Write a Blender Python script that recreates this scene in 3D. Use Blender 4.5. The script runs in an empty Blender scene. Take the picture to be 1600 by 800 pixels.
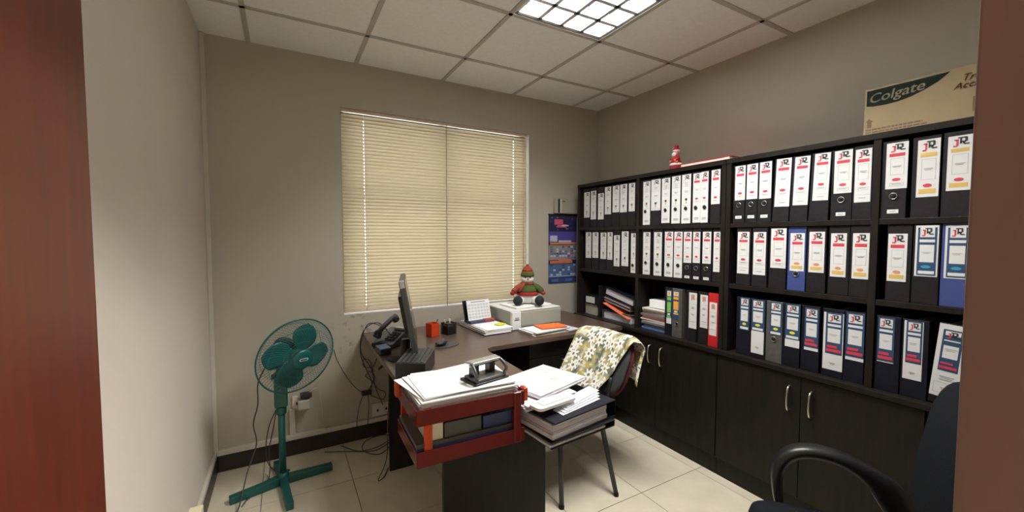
import bpy, bmesh, math, random
from mathutils import Vector, Matrix, Euler
random.seed(7)
PI = math.pi
S = bpy.context.scene
COL = S.collection
# ------------------------------------------------------------------ camera
cam = bpy.data.cameras.new('camera'); co = bpy.data.objects.new('camera', cam); COL.objects.link(co)
cam.sensor_width = 36; cam.lens = 632.2/1600*36; cam.clip_start = .02
co.location = (0, 0, 1.398); co.rotation_euler = (PI/2-.0479, 0, -.5141)
S.camera = co
# ------------------------------------------------------------------ world, light, exposure
W = bpy.data.worlds.new('sky'); S.world = W; W.use_nodes = True
bgn = W.node_tree.nodes['Background']; bgn.inputs[0].default_value = (.93, .97, 1, 1); bgn.inputs[1].default_value = 6.6
S.view_settings.view_transform = 'Standard'; S.view_settings.look = 'None'
S.view_settings.exposure = 0.0; S.view_settings.gamma = 1.0
FIX_W = 80.0; HALL_W = 125.0
def area(name, loc, sx, sy, w, col, rot=(0, 0, 0)):
    l = bpy.data.lights.new(name, 'AREA'); l.shape = 'RECTANGLE'; l.size = sx; l.size_y = sy; l.energy = w; l.color = col
    o = bpy.data.objects.new(name, l); COL.objects.link(o); o.location = loc; o.rotation_euler = rot
    return o

# ------------------------------------------------------------------ materials
MT = {}
def mat(name, col, rough=.5, metal=0., bump=0., bscale=60., var=0., vscale=4., emit=None, es=0., trans=0., spec=.5, coat=0., alpha=1., stretch=None):
    if name in MT: return MT[name]
    m = bpy.data.materials.new(name); m.use_nodes = True; MT[name] = m
    nt = m.node_tree; b = nt.nodes['Principled BSDF']
    b.inputs['Base Color'].default_value = (*col, 1); b.inputs['Roughness'].default_value = rough
    b.inputs['Metallic'].default_value = metal; b.inputs['Specular IOR Level'].default_value = spec
    b.inputs['Coat Weight'].default_value = coat; b.inputs['Alpha'].default_value = alpha
    b.inputs['Transmission Weight'].default_value = trans
    if emit: b.inputs['Emission Color'].default_value = (*emit, 1); b.inputs['Emission Strength'].default_value = es
    if var or bump:
        tc = nt.nodes.new('ShaderNodeTexCoord'); mp = nt.nodes.new('ShaderNodeMapping')
        nt.links.new(tc.outputs['Object'], mp.inputs[0])
        if stretch: mp.inputs['Scale'].default_value = stretch
    if var:
        n = nt.nodes.new('ShaderNodeTexNoise'); n.inputs['Scale'].default_value = vscale; n.inputs['Detail'].default_value = 5
        nt.links.new(mp.outputs[0], n.inputs['Vector'])
        r = nt.nodes.new('ShaderNodeMapRange'); r.inputs[1].default_value = .3; r.inputs[2].default_value = .7
        r.inputs[3].default_value = 1-var; r.inputs[4].default_value = 1+var*.5
        nt.links.new(n.outputs[0], r.inputs[0])
        mx = nt.nodes.new('ShaderNodeMix'); mx.data_type = 'RGBA'; mx.blend_type = 'MULTIPLY'; mx.inputs[0].default_value = 1
        mx.inputs[6].default_value = (*col, 1); nt.links.new(r.outputs[0], mx.inputs[7])
        nt.links.new(mx.outputs[2], b.inputs['Base Color'])
    if bump:
        n2 = nt.nodes.new('ShaderNodeTexNoise'); n2.inputs['Scale'].default_value = bscale; n2.inputs['Detail'].default_value = 6
        nt.links.new(mp.outputs[0], n2.inputs['Vector'])
        bp = nt.nodes.new('ShaderNodeBump'); bp.inputs['Strength'].default_value = bump; bp.inputs['Distance'].default_value = .002
        nt.links.new(n2.outputs[0], bp.inputs['Height']); nt.links.new(bp.outputs[0], b.inputs['Normal'])
    return m
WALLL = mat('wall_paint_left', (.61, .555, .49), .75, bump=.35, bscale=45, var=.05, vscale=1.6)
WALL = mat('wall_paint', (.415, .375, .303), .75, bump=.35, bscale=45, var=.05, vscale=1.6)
CEIL = mat('ceiling_tile', (.87, .87, .86), .9, bump=.5, bscale=160, var=.04, vscale=40)
TBAR = mat('ceiling_bar', (.47, .445, .40), .6)
FLOOR = mat('floor_tile', (.66, .59, .455), .3, bump=.12, bscale=12, var=.10, vscale=7)
GROUT = mat('grout', (.13, .11, .09), .9)
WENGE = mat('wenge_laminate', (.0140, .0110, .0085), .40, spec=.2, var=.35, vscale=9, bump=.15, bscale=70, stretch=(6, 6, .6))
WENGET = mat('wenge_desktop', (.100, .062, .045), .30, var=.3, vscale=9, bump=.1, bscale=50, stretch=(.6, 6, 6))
MAHO = mat('mahogany_gloss', (.105, .020, .010), .36, var=.25, vscale=5, stretch=(6, 6, .4), spec=.4)
JAMB = mat('mahogany_jamb', (.21, .135, .115), .42, var=.15, vscale=5, stretch=(6, 6, .4), coat=.2)
SKIRT = mat('skirting', (.022, .014, .012), .4, var=.3, vscale=8)
TRUNK = mat('white_pvc', (.55, .51, .44), .45)
CORNER = mat('corner_strip', (.50, .47, .40), .6)
GREEN = mat('fan_green', (.004, .085, .080), .38, bump=.1, bscale=80)
GREEND = mat('fan_dark', (.02, .05, .05), .5)
CHROME = mat('satin_metal', (.66, .62, .55), .28, metal=1)
WHITE = mat('white_paper', (.88, .88, .88), .7, var=.03, vscale=20)
PAPER2 = mat('paper_edges', (.56, .54, .58), .8, var=.3, vscale=120, stretch=(.2, .2, 5))
PAPER3 = mat('aged_paper', (.62, .58, .50), .8, var=.1, vscale=20)
BLACKB = mat('binder_black', (.014, .0115, .0135), .55, spec=.2, bump=.25, bscale=160, var=.3, vscale=60)
BLACKP = mat('black_plastic', (.014, .014, .014), .38)
DARKG = mat('dark_grey_plastic', (.05, .05, .048), .45)
BLUEB = mat('binder_blue', (.035, .055, .19), .5, bump=.2, bscale=160)
NAVY = mat('binder_navy', (.008, .0085, .015), .5, spec=.2, bump=.2, bscale=160, var=.3, vscale=60)
GREYB = mat('binder_grey', (.075, .075, .066), .5, var=.25, vscale=40)
REDB = mat('binder_red', (.42, .012, .014), .45)
INK = mat('ink_black', (.03, .03, .035), .6); INKG = mat('ink_grey', (.34, .34, .35), .7); INKL = mat('ink_light', (.40, .40, .40), .7)
RED = mat('ink_red', (.50, .035, .06), .6); GOLD = mat('ink_gold', (.55, .37, .09), .6); ORG = mat('ink_orange', (.62, .22, .10), .6)
INKB = mat('ink_blue', (.016, .050, .115), .6); INKLB = mat('ink_lightblue', (.03, .25, .42), .6); YEL = mat('ink_yellow', (.62, .56, .04), .6)
INKGN = mat('ink_green', (.16, .48, .06), .6); INKOR = mat('ink_amber', (.75, .33, .04), .6)
LABW = mat('label_white', (.60, .60, .59), .55)
STEEL = mat('steel_ring', (.5, .5, .5), .3, metal=1)
HOLE = mat('hole_black', (.003, .003, .003), .9)
ORPL = mat('orange_plastic', (.75, .07, .01), .2, trans=.35, spec=.5)
REDPL = mat('tray_red', (.20, .006, .004), .16, trans=.4, spec=.5)
ORPL2 = mat('tray_orange', (.80, .10, .01), .2, trans=.5)
CARD = mat('cardboard', (.31, .235, .13), .8, var=.08, vscale=12)
CARDD = mat('carton_print', (.012, .020, .015), .8, spec=.1); CARDT = mat('carton_text', (.16, .09, .05), .7)
PRN = mat('printer_beige', (.33, .335, .28), .5); PRW = mat('printer_white', (.74, .74, .72), .45)
CABLE = mat('cable_grey', (.06, .05, .045), .5); CABLEW = mat('cable_white', (.5, .48, .44), .5)
FAB = mat('chair_grey_fabric', (.030, .034, .034), .85, bump=.5, bscale=220)
FABR = mat('chair_red_fabric', (.075, .005, .010), .8, bump=.4, bscale=200)
FABB = mat('chair_navy_fabric', (.0045, .006, .009), .85, spec=.2, bump=.5, bscale=220)
BLUEG = mat('sky_reflection_blue', (.16, .26, .55), .3)  # bluish window reflection on the desk, painted as a solid colour

# ------------------------------------------------------------------ mesh helper
class MB:
    def __init__(s): s.v = []; s.f = []; s.m = []; s.M = Matrix.Identity(4); s.sm = []
    def add(s, vs, fs, mi=0, smooth=False):
        b = len(s.v); s.v += [tuple(s.M @ Vector(p)) for p in vs]
        for f in fs: s.f.append([b+i for i in f]); s.m.append(mi); s.sm.append(smooth)
        return s
    def box(s, a, b, mi=0):
        (x0, y0, z0), (x1, y1, z1) = a, b
        return s.add([(x0, y0, z0), (x1, y0, z0), (x1, y1, z0), (x0, y1, z0), (x0, y0, z1), (x1, y0, z1), (x1, y1, z1), (x0, y1, z1)],
              [(0, 3, 2, 1), (4, 5, 6, 7), (0, 1, 5, 4), (1, 2, 6, 5), (2, 3, 7, 6), (3, 0, 4, 7)], mi)
    def cbox(s, c, d, mi=0): return s.box([c[i]-d[i]/2 for i in range(3)], [c[i]+d[i]/2 for i in range(3)], mi)
    def prism(s, poly, a, b, axis='z', mi=0, smooth=False):
        def P(p, t): return {'z': (p[0], p[1], t), 'y': (p[0], t, p[1]), 'x': (t, p[0], p[1])}[axis]
        n = len(poly)
        return s.add([P(p, a) for p in poly]+[P(p, b) for p in poly], [list(range(n))[::-1], [n+i for i in range(n)]]+[(i, (i+1) % n, n+(i+1) % n, n+i) for i in range(n)], mi, smooth)
    def tube(s, path, r, n=8, mi=0, closed=False, caps=True):
        path = [Vector(p) for p in path]; N = len(path); vs = []; fs = []
        rr = r if isinstance(r, (list, tuple)) else [r]*N
        up = None
        for i, p in enumerate(path):
            if closed: t = path[(i+1) % N]-path[i-1]
            else: t = path[min(i+1, N-1)]-path[max(i-1, 0)]
            t = t.normalized() if t.length > 1e-9 else Vector((0, 0, 1))
            if up is None: up = t.orthogonal().normalized()
            up = (up-t*up.dot(t)); up = up.normalized() if up.length > 1e-6 else t.orthogonal().normalized()
            w = t.cross(up)
            for k in range(n):
                a = 2*PI*k/n; vs.append(p+(up*math.cos(a)+w*math.sin(a))*rr[i])
        for i in range(N if closed else N-1):
            j = (i+1) % N
            for k in range(n): fs.append((i*n+k, i*n+(k+1) % n, j*n+(k+1) % n, j*n+k))
        if caps and not closed: fs += [list(range(n))[::-1], [(N-1)*n+k for k in range(n)]]
        return s.add(vs, fs, mi, True)
    def lathe(s, prof, n=24, mi=0):
        vs = []; fs = []; N = len(prof)
        for (r, z) in prof:
            for k in range(n): a = 2*PI*k/n; vs.append((r*math.cos(a), r*math.sin(a), z))
        for i in range(N-1):
            for k in range(n): fs.append((i*n+k, i*n+(k+1) % n, (i+1)*n+(k+1) % n, (i+1)*n+k))
        fs += [list(range(n))[::-1], [(N-1)*n+k for k in range(n)]]
        return s.add(vs, fs, mi, True)
    def ell(s, c, r, n=16, mi=0):
        m0 = s.M; s.M = s.M @ Matrix.Translation(Vector(c)) @ Matrix.Diagonal((r[0], r[1], r[2], 1))
        h = n//2; s.lathe([(max(.001, math.sin(PI*i/h)), -math.cos(PI*i/h)) for i in range(h+1)], n, mi); s.M = m0; return s
    def at(s, loc=(0, 0, 0), rot=(0, 0, 0), sc=(1, 1, 1)):
        s.M = Matrix.Translation(Vector(loc)) @ Euler(rot).to_matrix().to_4x4() @ Matrix.Diagonal((*sc, 1)); return s
    def build(s, name, mats, parent=None, bevel=0, loc=None, rot=None, recalc=True, seg=2, kind=None):
        me = bpy.data.meshes.new(name); me.from_pydata(s.v, [], s.f)
        if not isinstance(mats, (list, tuple)): mats = [mats]
        for m in mats: me.materials.append(m)
        me.polygons.foreach_set('material_index', s.m); me.polygons.foreach_set('use_smooth', s.sm)
        if recalc:
            bm = bmesh.new(); bm.from_mesh(me); bmesh.ops.recalc_face_normals(bm, faces=bm.faces); bm.to_mesh(me); bm.free()
        me.update()
        o = bpy.data.objects.new(name, me); COL.objects.link(o)
        if parent: o.parent = parent
        if loc: o.location = loc
        if rot: o.rotation_euler = rot
        if kind: o['kind'] = kind
        if bevel:
            b = o.modifiers.new('bevel', 'BEVEL'); b.width = bevel; b.segments = seg; b.limit_method = 'ANGLE'; b.angle_limit = .7
        return o
def tag(o, label, cat, group=None):
    o['label'] = label; o['category'] = cat
    if group: o['group'] = group
    return o
def thing(name, label, cat, loc=(0, 0, 0), rz=0, group=None):
    o = bpy.data.objects.new(name, None); COL.objects.link(o); o.location = loc; o.rotation_euler = (0, 0, rz); o.empty_display_size = .05
    return tag(o, label, cat, group)
def struct(name, mb=None, m=None, bevel=0, label=None, **k):
    if mb is None:
        o = bpy.data.objects.new(name, None); COL.objects.link(o)
    else: o = mb.build(name, m, bevel=bevel, **k)
    o['kind'] = 'structure'
    if label: o['label'] = label
    return o
def bx(a, b, mi=0): return MB().box(a, b, mi)
def smooth_path(pts, k=6):
    P = [Vector(p) for p in pts]; P = [P[0]*2-P[1]]+P+[P[-1]*2-P[-2]]; out = []
    for i in range(1, len(P)-2):
        for j in range(k):
            t = j/k; a, b, c, d = P[i-1], P[i], P[i+1], P[i+2]
            out.append(.5*((2*b)+(c-a)*t+(2*a-5*b+4*c-d)*t*t+(3*b-a-3*c+d)*t**3))
    return out+[P[-2]]
def rrect(w, h, r, n=5):
    o = []
    for cx, cy, a0 in ((w/2-r, h/2-r, 0), (-w/2+r, h/2-r, PI/2), (-w/2+r, -h/2+r, PI), (w/2-r, -h/2+r, 1.5*PI)):
        for k in range(n+1): a = a0+PI/2*k/n; o.append((cx+r*math.cos(a), cy+r*math.sin(a)))
    return o
def text_geo(s, size, shear=0., extr=0.):
    c = bpy.data.curves.new('t', 'FONT'); c.body = s; c.size = size; c.shear = shear; c.resolution_u = 3
    o = bpy.data.objects.new('t', c); COL.objects.link(o)
    dg = bpy.context.evaluated_depsgraph_get(); me = bpy.data.meshes.new_from_object(o.evaluated_get(dg))
    v = [tuple(p.co) for p in me.vertices]; f = [list(p.vertices) for p in me.polygons]
    bpy.data.objects.remove(o); bpy.data.meshes.remove(me); bpy.data.curves.remove(c)
    return v, f

# ------------------------------------------------------------------ room
XL, XR, YF, YB, ZC = -.385, 2.541, .10, 2.90, 2.542
YH = -1.7; HX0, HX1 = -1.1, 1.7      # corridor behind the doorway
WX0, WX1, WZ0, WZ1 = .343, 1.800, .872, 2.245
def slab_tiles(parent, x0, x1, y0, y1, gx, gy, p, gap, za, zb, m, name, ang=0):
    cache = {}
    i0 = math.floor((x0-gx)/p); i1 = math.ceil((x1-gx)/p); j0 = math.floor((y0-gy)/p); j1 = math.ceil((y1-gy)/p)
    for i in range(i0, i1):
        for j in range(j0, j1):
            a = max(x0, gx+p*i+gap/2); b = min(x1, gx+p*(i+1)-gap/2); c = max(y0, gy+p*j+gap/2); d = min(y1, gy+p*(j+1)-gap/2)
            if b-a < .012 or d-c < .012: continue
            if name == 'ceiling_tile' and 1.047 < (a+b)/2 < 1.647 and .67 < (c+d)/2 < 1.87: continue
            bx((a-(a+b)/2, c-(c+d)/2, za), (b-(a+b)/2, d-(c+d)/2, zb)).build(name, m, parent, loc=((a+b)/2, (c+d)/2, 0), recalc=False)
fl = struct('floor', bx((HX0, YH, -.06), (XR+.1, YB+.15, -.006)), GROUT, label='cream square ceramic tiles with thin dark joints')
slab_tiles(fl, XL, XR, YF-.2, YB, 1.2202, 1.5213, .4514, .0035, -.006, 0, FLOOR, 'floor_tile')
slab_tiles(fl, HX0, HX1, YH, YF-.2, 1.2202, 1.5213, .4514, .0035, -.006, 0, FLOOR, 'floor_tile')
ce = struct('ceiling', bx((XL-.1, YF-.2, ZC+.14), (XR+.1, YB+.15, ZC+.20)), CEIL, label='suspended ceiling of speckled white tiles in a grey bar grid')
slab_tiles(ce, XL, XR, YF, YB, -.153, 1.87, .6, .020, ZC+.006, ZC+.02, CEIL, 'ceiling_tile')
for k in range(6):
    x = -.153+.6*k
    if XL < x < XR: bx((x-.012, YF, ZC), (x+.012, YB, ZC+.006)).build('ceiling_bar', TBAR, ce)
for k in range(-3, 2):
    y = 1.87+.6*k
    if YF < y < YB:
        for (a, b) in (((XL, 1.047), (1.647, XR)) if k == -1 else ((XL, XR),)): bx((a, y-.012, ZC), (b, y+.012, ZC+.006)).build('ceiling_bar', TBAR, ce)
mb = bx((XL-.12, YB, 0), (WX0, YB+.15, ZC+.15)); mb.box((WX1, YB, 0), (XR+.12, YB+.15, ZC+.15)); mb.box((WX0, YB, 0), (WX1, YB+.15, WZ0)); mb.box((WX0, YB, WZ1), (WX1, YB+.15, ZC+.15))
WB = WALL.copy(); WB.name = 'wall_paint_scuffed'; nt = WB.node_tree; b = nt.nodes['Principled BSDF']; L_ = b.inputs['Base Color'].links[0].from_socket
tc = nt.nodes.new('ShaderNodeTexCoord'); vd = nt.nodes.new('ShaderNodeVectorMath'); vd.operation = 'DISTANCE'; vd.inputs[1].default_value = (.42, 2.9, .76); nt.links.new(tc.outputs['Object'], vd.inputs[0])
mr = nt.nodes.new('ShaderNodeMapRange'); mr.inputs[1].default_value = .05; mr.inputs[2].default_value = .24; mr.inputs[3].default_value = 1; mr.inputs[4].default_value = 0; nt.links.new(vd.outputs['Value'], mr.inputs[0])
nz = nt.nodes.new('ShaderNodeTexNoise'); nz.inputs['Scale'].default_value = 26; nz.inputs['Detail'].default_value = 4; nt.links.new(tc.outputs['Object'], nz.inputs['Vector'])
m2 = nt.nodes.new('ShaderNodeMapRange'); m2.inputs[1].default_value = .60; m2.inputs[2].default_value = .68; nt.links.new(nz.outputs[0], m2.inputs[0])
mu = nt.nodes.new('ShaderNodeMath'); mu.operation = 'MULTIPLY'; nt.links.new(mr.outputs[0], mu.inputs[0]); nt.links.new(m2.outputs[0], mu.inputs[1])
mxx = nt.nodes.new('ShaderNodeMix'); mxx.data_type = 'RGBA'; nt.links.new(mu.outputs[0], mxx.inputs[0]); nt.links.new(L_, mxx.inputs[6]); mxx.inputs[7].default_value = (.24, .21, .17, 1); nt.links.new(mxx.outputs[2], b.inputs['Base Color'])
struct('wall_back', mb, WB, label='greige painted plaster wall around the blind-covered window')
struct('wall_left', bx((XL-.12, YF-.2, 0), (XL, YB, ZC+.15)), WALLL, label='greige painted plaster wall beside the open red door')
struct('wall_right', bx((XR, YF-.2, 0), (XR+.12, YB, ZC+.15)), WALL, label='greige painted plaster wall above the bookcases')
DX0, DX1, DZ = -.312, .452, 2.06
mb = bx((XL, YF-.2, 0), (DX0-.035, YF, ZC+.15)); mb.box((DX1+.035, YF-.2, 0), (XR, YF, ZC+.15)); mb.box((DX0-.035, YF-.2, DZ+.035), (DX1+.035, YF, ZC+.15))
struct('wall_front', mb, WALL)
mb = bx((HX0, YH-.1, 0), (HX1, YH, 2.6)); struct('wall_hall_back', mb, WALL)
struct('wall_hall_left', bx((HX0-.1, YH, 0), (HX0, YF-.2, 2.6)), WALL); struct('wall_hall_right', bx((HX1, YH, 0), (HX1+.1, YF-.2, 2.6)), WALL)
struct('wall_hall_front', bx((HX0, YF-.2, 0), (XL-.0, YF-.1, 2.6)), WALL)
struct('ceiling_hall', bx((HX0, YH, 2.55), (HX1, YF-.2, 2.62)), CEIL)
# door frame (mahogany lining) and the open leaf
fr = struct('trim_1', None, label='glossy red-brown wooden door frame')
bx((DX1, YF-.21, 0), (DX1+.035, YF-.002, DZ)).build('jamb', JAMB, fr, bevel=.002)
bx((DX0-.035, YF-.21, 0), (DX0, YF-.002, DZ)).build('jamb', JAMB, fr, bevel=.002)
bx((DX0-.035, YF-.21, DZ), (DX1+.035, YF-.002, DZ+.035)).build('head', JAMB, fr, bevel=.002)
dl = struct('door_1', None, label='glossy mahogany red door leaf standing open')
bx((-.308, .112, .008), (-.268, .905, 2.045)).build('leaf', MAHO, dl, bevel=.002)
for z in (.25, 1.05, 1.8): MB().at((-.312, .106, z)).lathe([(.007, -.04), (.007, .04)], 10).build('hinge', CHROME, dl)
# skirting, trunking, corner strip
struct('baseboard_back', bx((XL+.016, YB-.016, 0), (2.18, YB, .105)), SKIRT, bevel=.003, label='dark brown tiled skirting under a pale trunking strip')
struct('baseboard_left', bx((XL, YF, 0), (XL+.016, YB, .105)), SKIRT, bevel=.003)
tr = struct('trim_2', bx((XL+.0, YB-.030, .105), (.62, YB, .135)), TRUNK, bevel=.003, label='pale plastic cable trunking along the top of the skirting')
struct('trim_3', bx((XL, 1.2, .105), (XL+.017, YB-.03, .135)), TRUNK, bevel=.003)
struct('trim_4', bx((XL, YB-.026, .135), (XL+.022, YB, ZC)), CORNER, bevel=.003, label='narrow vertical strip in the left back corner')
bx((XL, 1.75, .0), (XL+.05, 2.185, .215)).build('trim_6', mat('cream_box', (.72, .66, .45), .5), None, bevel=.004)['kind'] = 'structure'
# window: frame, panes, mullion and transom behind the blind
wn = struct('window_1', None, label='metal-framed window behind the closed blind')
GLASS = mat('glass', (1, 1, 1), .02, trans=1); FRM = mat('window_frame', (.30, .29, .27), .5)
y0, y1 = YB+.095, YB+.135
for a, b in (((WX0, y0, WZ0), (WX0+.03, y1, WZ1)), ((WX1-.03, y0, WZ0), (WX1, y1, WZ1)), ((WX0, y0, WZ0), (WX1, y1, WZ0+.03)), ((WX0, y0, WZ1-.03), (WX1, y1, WZ1))):
    bx(a, b).build('frame_bar', FRM, wn)
bx((1.06, y0-.004, WZ0), (1.088, y1, WZ1)).build('mullion', FRM, wn); bx((WX0, y0-.002, 1.665), (WX1, y1, 1.695)).build('transom', FRM, wn)
for xa, xb in ((WX0+.03, 1.06), (1.088, WX1-.03)):
    for za, zb in ((WZ0+.03, 1.665), (1.695, WZ1-.03)): bx((xa, YB+.112, za), (xb, YB+.116, zb)).build('pane', GLASS, wn)
bx((WX0, YB-.0, WZ0-.0), (WX1, YB+.095, WZ0+.006)).build('sill', mat('sill_white', (.8, .8, .8), .5), wn)

# ------------------------------------------------------------------ venetian blind
SL = bpy.data.materials.new('blind_slat'); SL.use_nodes = True; nt = SL.node_tree; b = nt.nodes['Principled BSDF']
b.inputs['Base Color'].default_value = (.31, .26, .165, 1); b.inputs['Roughness'].default_value = .5
tl = nt.nodes.new('ShaderNodeBsdfTranslucent'); tl.inputs[0].default_value = (.88, .74, .47, 1)
ms = nt.nodes.new('ShaderNodeMixShader'); ms.inputs[0].default_value = .21
nt.links.new(b.outputs[0], ms.inputs[1]); nt.links.new(tl.outputs[0], ms.inputs[2]); nt.links.new(ms.outputs[0], nt.nodes['Material Output'].inputs[0])
bl = thing('venetian_blind', 'cream horizontal slat blind, closed, backlit by the window', 'blind', (0, 0, 0))
BX0, BX1 = .349, 1.782
HOLES = [.490, 1.656]
def slat_mesh(amp, seed):
    rnd = random.Random(seed); xs = [BX0]
    for h in HOLES: xs += [h-.0025, h+.0025]
    xs += [BX1]+[BX0+(BX1-BX0)*k/14 for k in range(1, 14)]; xs = sorted(xs)
    ph = rnd.random()*6; prof = []
    for k in range(5):
        t = (k/4-.5); prof.append((t, .0046*(1-4*t*t)))
    vs = []; fs = []; tl_ = math.radians(71)
    for x in xs:
        sag = amp*math.sin((x-BX0)*4+ph)
        for t, c in prof:
            l = t*.0300; vs.append((x, -l*math.cos(tl_)-c*math.sin(tl_), -l*math.sin(tl_)+c*math.cos(tl_)+sag))
    for i in range(len(xs)-1):
        mid = (xs[i]+xs[i+1])/2; hole = any(abs(mid-h) < .003 for h in HOLES)
        for k in range(4):
            if hole and k == 2: continue
            fs.append((i*5+k, i*5+k+1, (i+1)*5+k+1, (i+1)*5+k))
    me = MB(); me.add(vs, fs, 0, True); return me
protos = []
for k in range(4):
    o = slat_mesh(.0005, k).build('slat', SL, bl, recalc=False); protos.append(o)
NS = 57; z0 = WZ0+.035; pitch = (WZ1-.047-z0)/(NS-1)
for i in range(NS):
    p = protos[i % 4]; o = p if i < 4 else p.copy()
    if i >= 4: COL.objects.link(o); o.parent = bl
    o.location = (0, YB+.016, z0+pitch*i); o.rotation_euler = (random.uniform(-.07, .04), random.uniform(-.0004, .0004), 0)
    if i == 33: o.rotation_euler[0] = .16
HR = mat('headrail', (.50, .40, .26), .4)
bx((BX0, YB+.003, WZ1-.022), (BX1, YB+.03, WZ1-.002)).build('headrail', HR, bl, bevel=.002)
bx((BX0, YB+.008, WZ0+.012), (BX1, YB+.028, WZ0+.022)).build('bottom_rail', HR, bl, bevel=.002)
for x in HOLES:
    MB().tube([(x, YB+.002, WZ0+.02), (x, YB+.002, WZ1-.03)], .0012, 6).build('ladder_cord', WHITE, bl)
MB().tube([(1.074, YB-.002, WZ0+.0), (1.075, YB-.002, WZ1-.02)], .0022, 6).build('tilt_cord', mat('cord_brown', (.25, .2, .14), .6), bl)
MB().tube([(1.745, YB-.0, 1.05), (1.747, YB-.0, WZ1-.02)], .0018, 6).build('lift_cord', mat('cord_cream', (.6, .45, .28), .6), bl)

# ------------------------------------------------------------------ ceiling light
LT = thing('ceiling_light', 'bright recessed fluorescent light with mirror louvre in the ceiling', 'ceiling light', (1.347, 1.27, ZC))
REFL = mat('reflector', (.92, .93, .95), .22, metal=.4); HOUS = mat('light_housing', (.55, .57, .62), .4)
mb = bx((-.295, -.595, .006), (-.283, .595, .11)); mb.box((.283, -.595, .006), (.295, .595, .11)); mb.box((-.295, -.595, .006), (.295, -.583, .11)); mb.box((-.295, .583, .006), (.295, .595, .11)); mb.box((-.295, -.595, .10), (.295, .595, .11))
mb.build('housing', HOUS, LT)
TUBE = mat('fluorescent_tube', (1, 1, 1), .4, emit=(.93, .97, 1.0), es=4)
for k in range(4):
    x = -.21+.14*k; MB().tube([(x, -.57, .072), (x, .57, .072)], .013, 12).build('fluorescent_tube', TUBE, LT)
def blade(L, d=.050, w=.024):
    m = MB(); pr = [(-w/2, .0), (w/2, 0), (w*.22, d*.5), (w*.06, d), (-w*.06, d), (-w*.22, d*.5)]
    m.prism([(p[0], d-p[1] if False else p[1]) for p in pr], -L/2, L/2, 'y'); return m
for k in range(5):
    o = blade(1.16).build('louvre_blade', REFL, LT, loc=(-.28+.14*k, 0, .006))
for k in range(9):
    o = blade(.56).build('louvre_blade', REFL, LT, loc=(0, -.576+.144*k, .006), rot=(0, 0, PI/2))
for k in range(4): area('tube_light', (1.347-.21+.14*k, 1.27, ZC+.056), .034, 1.12, FIX_W/4, (.99, .98, .95))

# unseen corridor light, added to brighten the left wall
HL = thing('added_corridor_light', 'round opal light added unseen in the corridor to brighten the left wall', 'ceiling light', (.75, -1.0, 2.55))
MB().lathe([(.15, -.05), (.16, -.03), (.16, -.001)], 24).build('diffuser', mat('opal', (1, 1, 1), .5, emit=(1, .95, .88), es=3), HL)
area('added_corridor_lamp', (.75, -1.0, 2.47), .3, .3, HALL_W, (1, .94, .86))  # emitter of the added corridor light, aimed through the doorway opening

# ------------------------------------------------------------------ cabinets and bookcases
def front(y, x): return (x, y)      # readability only
CX = 2.172
def handle(parent, y, z0, z1, x=CX):
    pts = [(x, y, z0), (x-.022, y, z0+.012), (x-.030, y, (z0+z1)/2), (x-.022, y, z1-.012), (x, y, z1)]
    MB().tube(smooth_path(pts, 5), .0052, 8).build('handle', CHROME, parent)
def cabinet(label, ya, yb, split, keyhole=False):
    t = thing('base_cabinet', label, 'cabinet', (2.36, (ya+yb)/2, 0), 0, 'dark base cabinets along the right wall')
    t.location = (0, 0, 0)
    mb = bx((CX+.020, ya, .105), (XR-.003, yb, .718)); mb.build('carcass', WENGE, t)
    bx((CX+.018, ya, 0), (XR-.003, yb, .105)).build('plinth', WENGE, t)
    ds = [(ya, yb)] if split is None else [(ya, split), (split, yb)]
    for a, b_ in ds:
        d = bx((CX, a+.0015, .112), (CX+.018, b_-.0015, .715)).build('door', WENGE, t, bevel=.0015)
        if split is not None:
            hy = b_-.048 if b_ == split else a+.048
            handle(d, hy, .535, .660)
        else:
            MB().at((CX-.003, (a+b_)/2+.03, .655), (0, PI/2, 0)).lathe([(.011, -.003), (.011, .003)], 16).build('lock', CHROME, d)
cabinet('single-door dark cabinet with a small round lock beside the desk', 2.312, 2.745, None)
cabinet('double-door dark cabinet behind the flower-draped chair, two bow handles', 1.432, 2.308, 1.869)
cabinet('double-door dark cabinet with bow handles behind the black armchair', .556, 1.428, .993)
cabinet('dark cabinet nearest the door frame, right of the armchair', .112, .552, None)
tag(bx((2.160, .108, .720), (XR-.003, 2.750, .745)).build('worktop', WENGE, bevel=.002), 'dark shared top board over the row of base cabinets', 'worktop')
HXF = 2.192
def bookcase(label, ya, yb, div):
    t = thing('bookcase', label, 'bookcase', (0, 0, 0), 0, 'bookcases on the base cabinets')
    T = .026
    bx((HXF, ya, .745), (XR-.004, ya+T, 1.832)).build('side_panel', WENGE, t, bevel=.001)
    bx((HXF, yb-T, .745), (XR-.004, yb, 1.832)).build('side_panel', WENGE, t, bevel=.001)
    bx((HXF, div-T/2, .745), (XR-.004, div+T/2, 1.808)).build('divider', WENGE, t, bevel=.001)
    bx((HXF-.004, ya, 1.808), (XR-.004, yb, 1.834)).build('top_board', WENGE, t, bevel=.001)
    for z in (1.106, 1.449):
        for a, b_ in ((ya+T, div-T/2), (div+T/2, yb-T)): bx((HXF+.003, a, z), (XR-.016, b_, z+.024)).build('shelf', WENGE, t, bevel=.001)
    bx((XR-.016, ya+T, .745), (XR-.006, yb-T, 1.808)).build('back_panel', WENGE, t)
bookcase('left dark bookcase of filed binders, nearer the window', 1.416, 2.742, 2.072)
bookcase('right dark bookcase of filed binders, nearer the door', .112, 1.412, .745)

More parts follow.
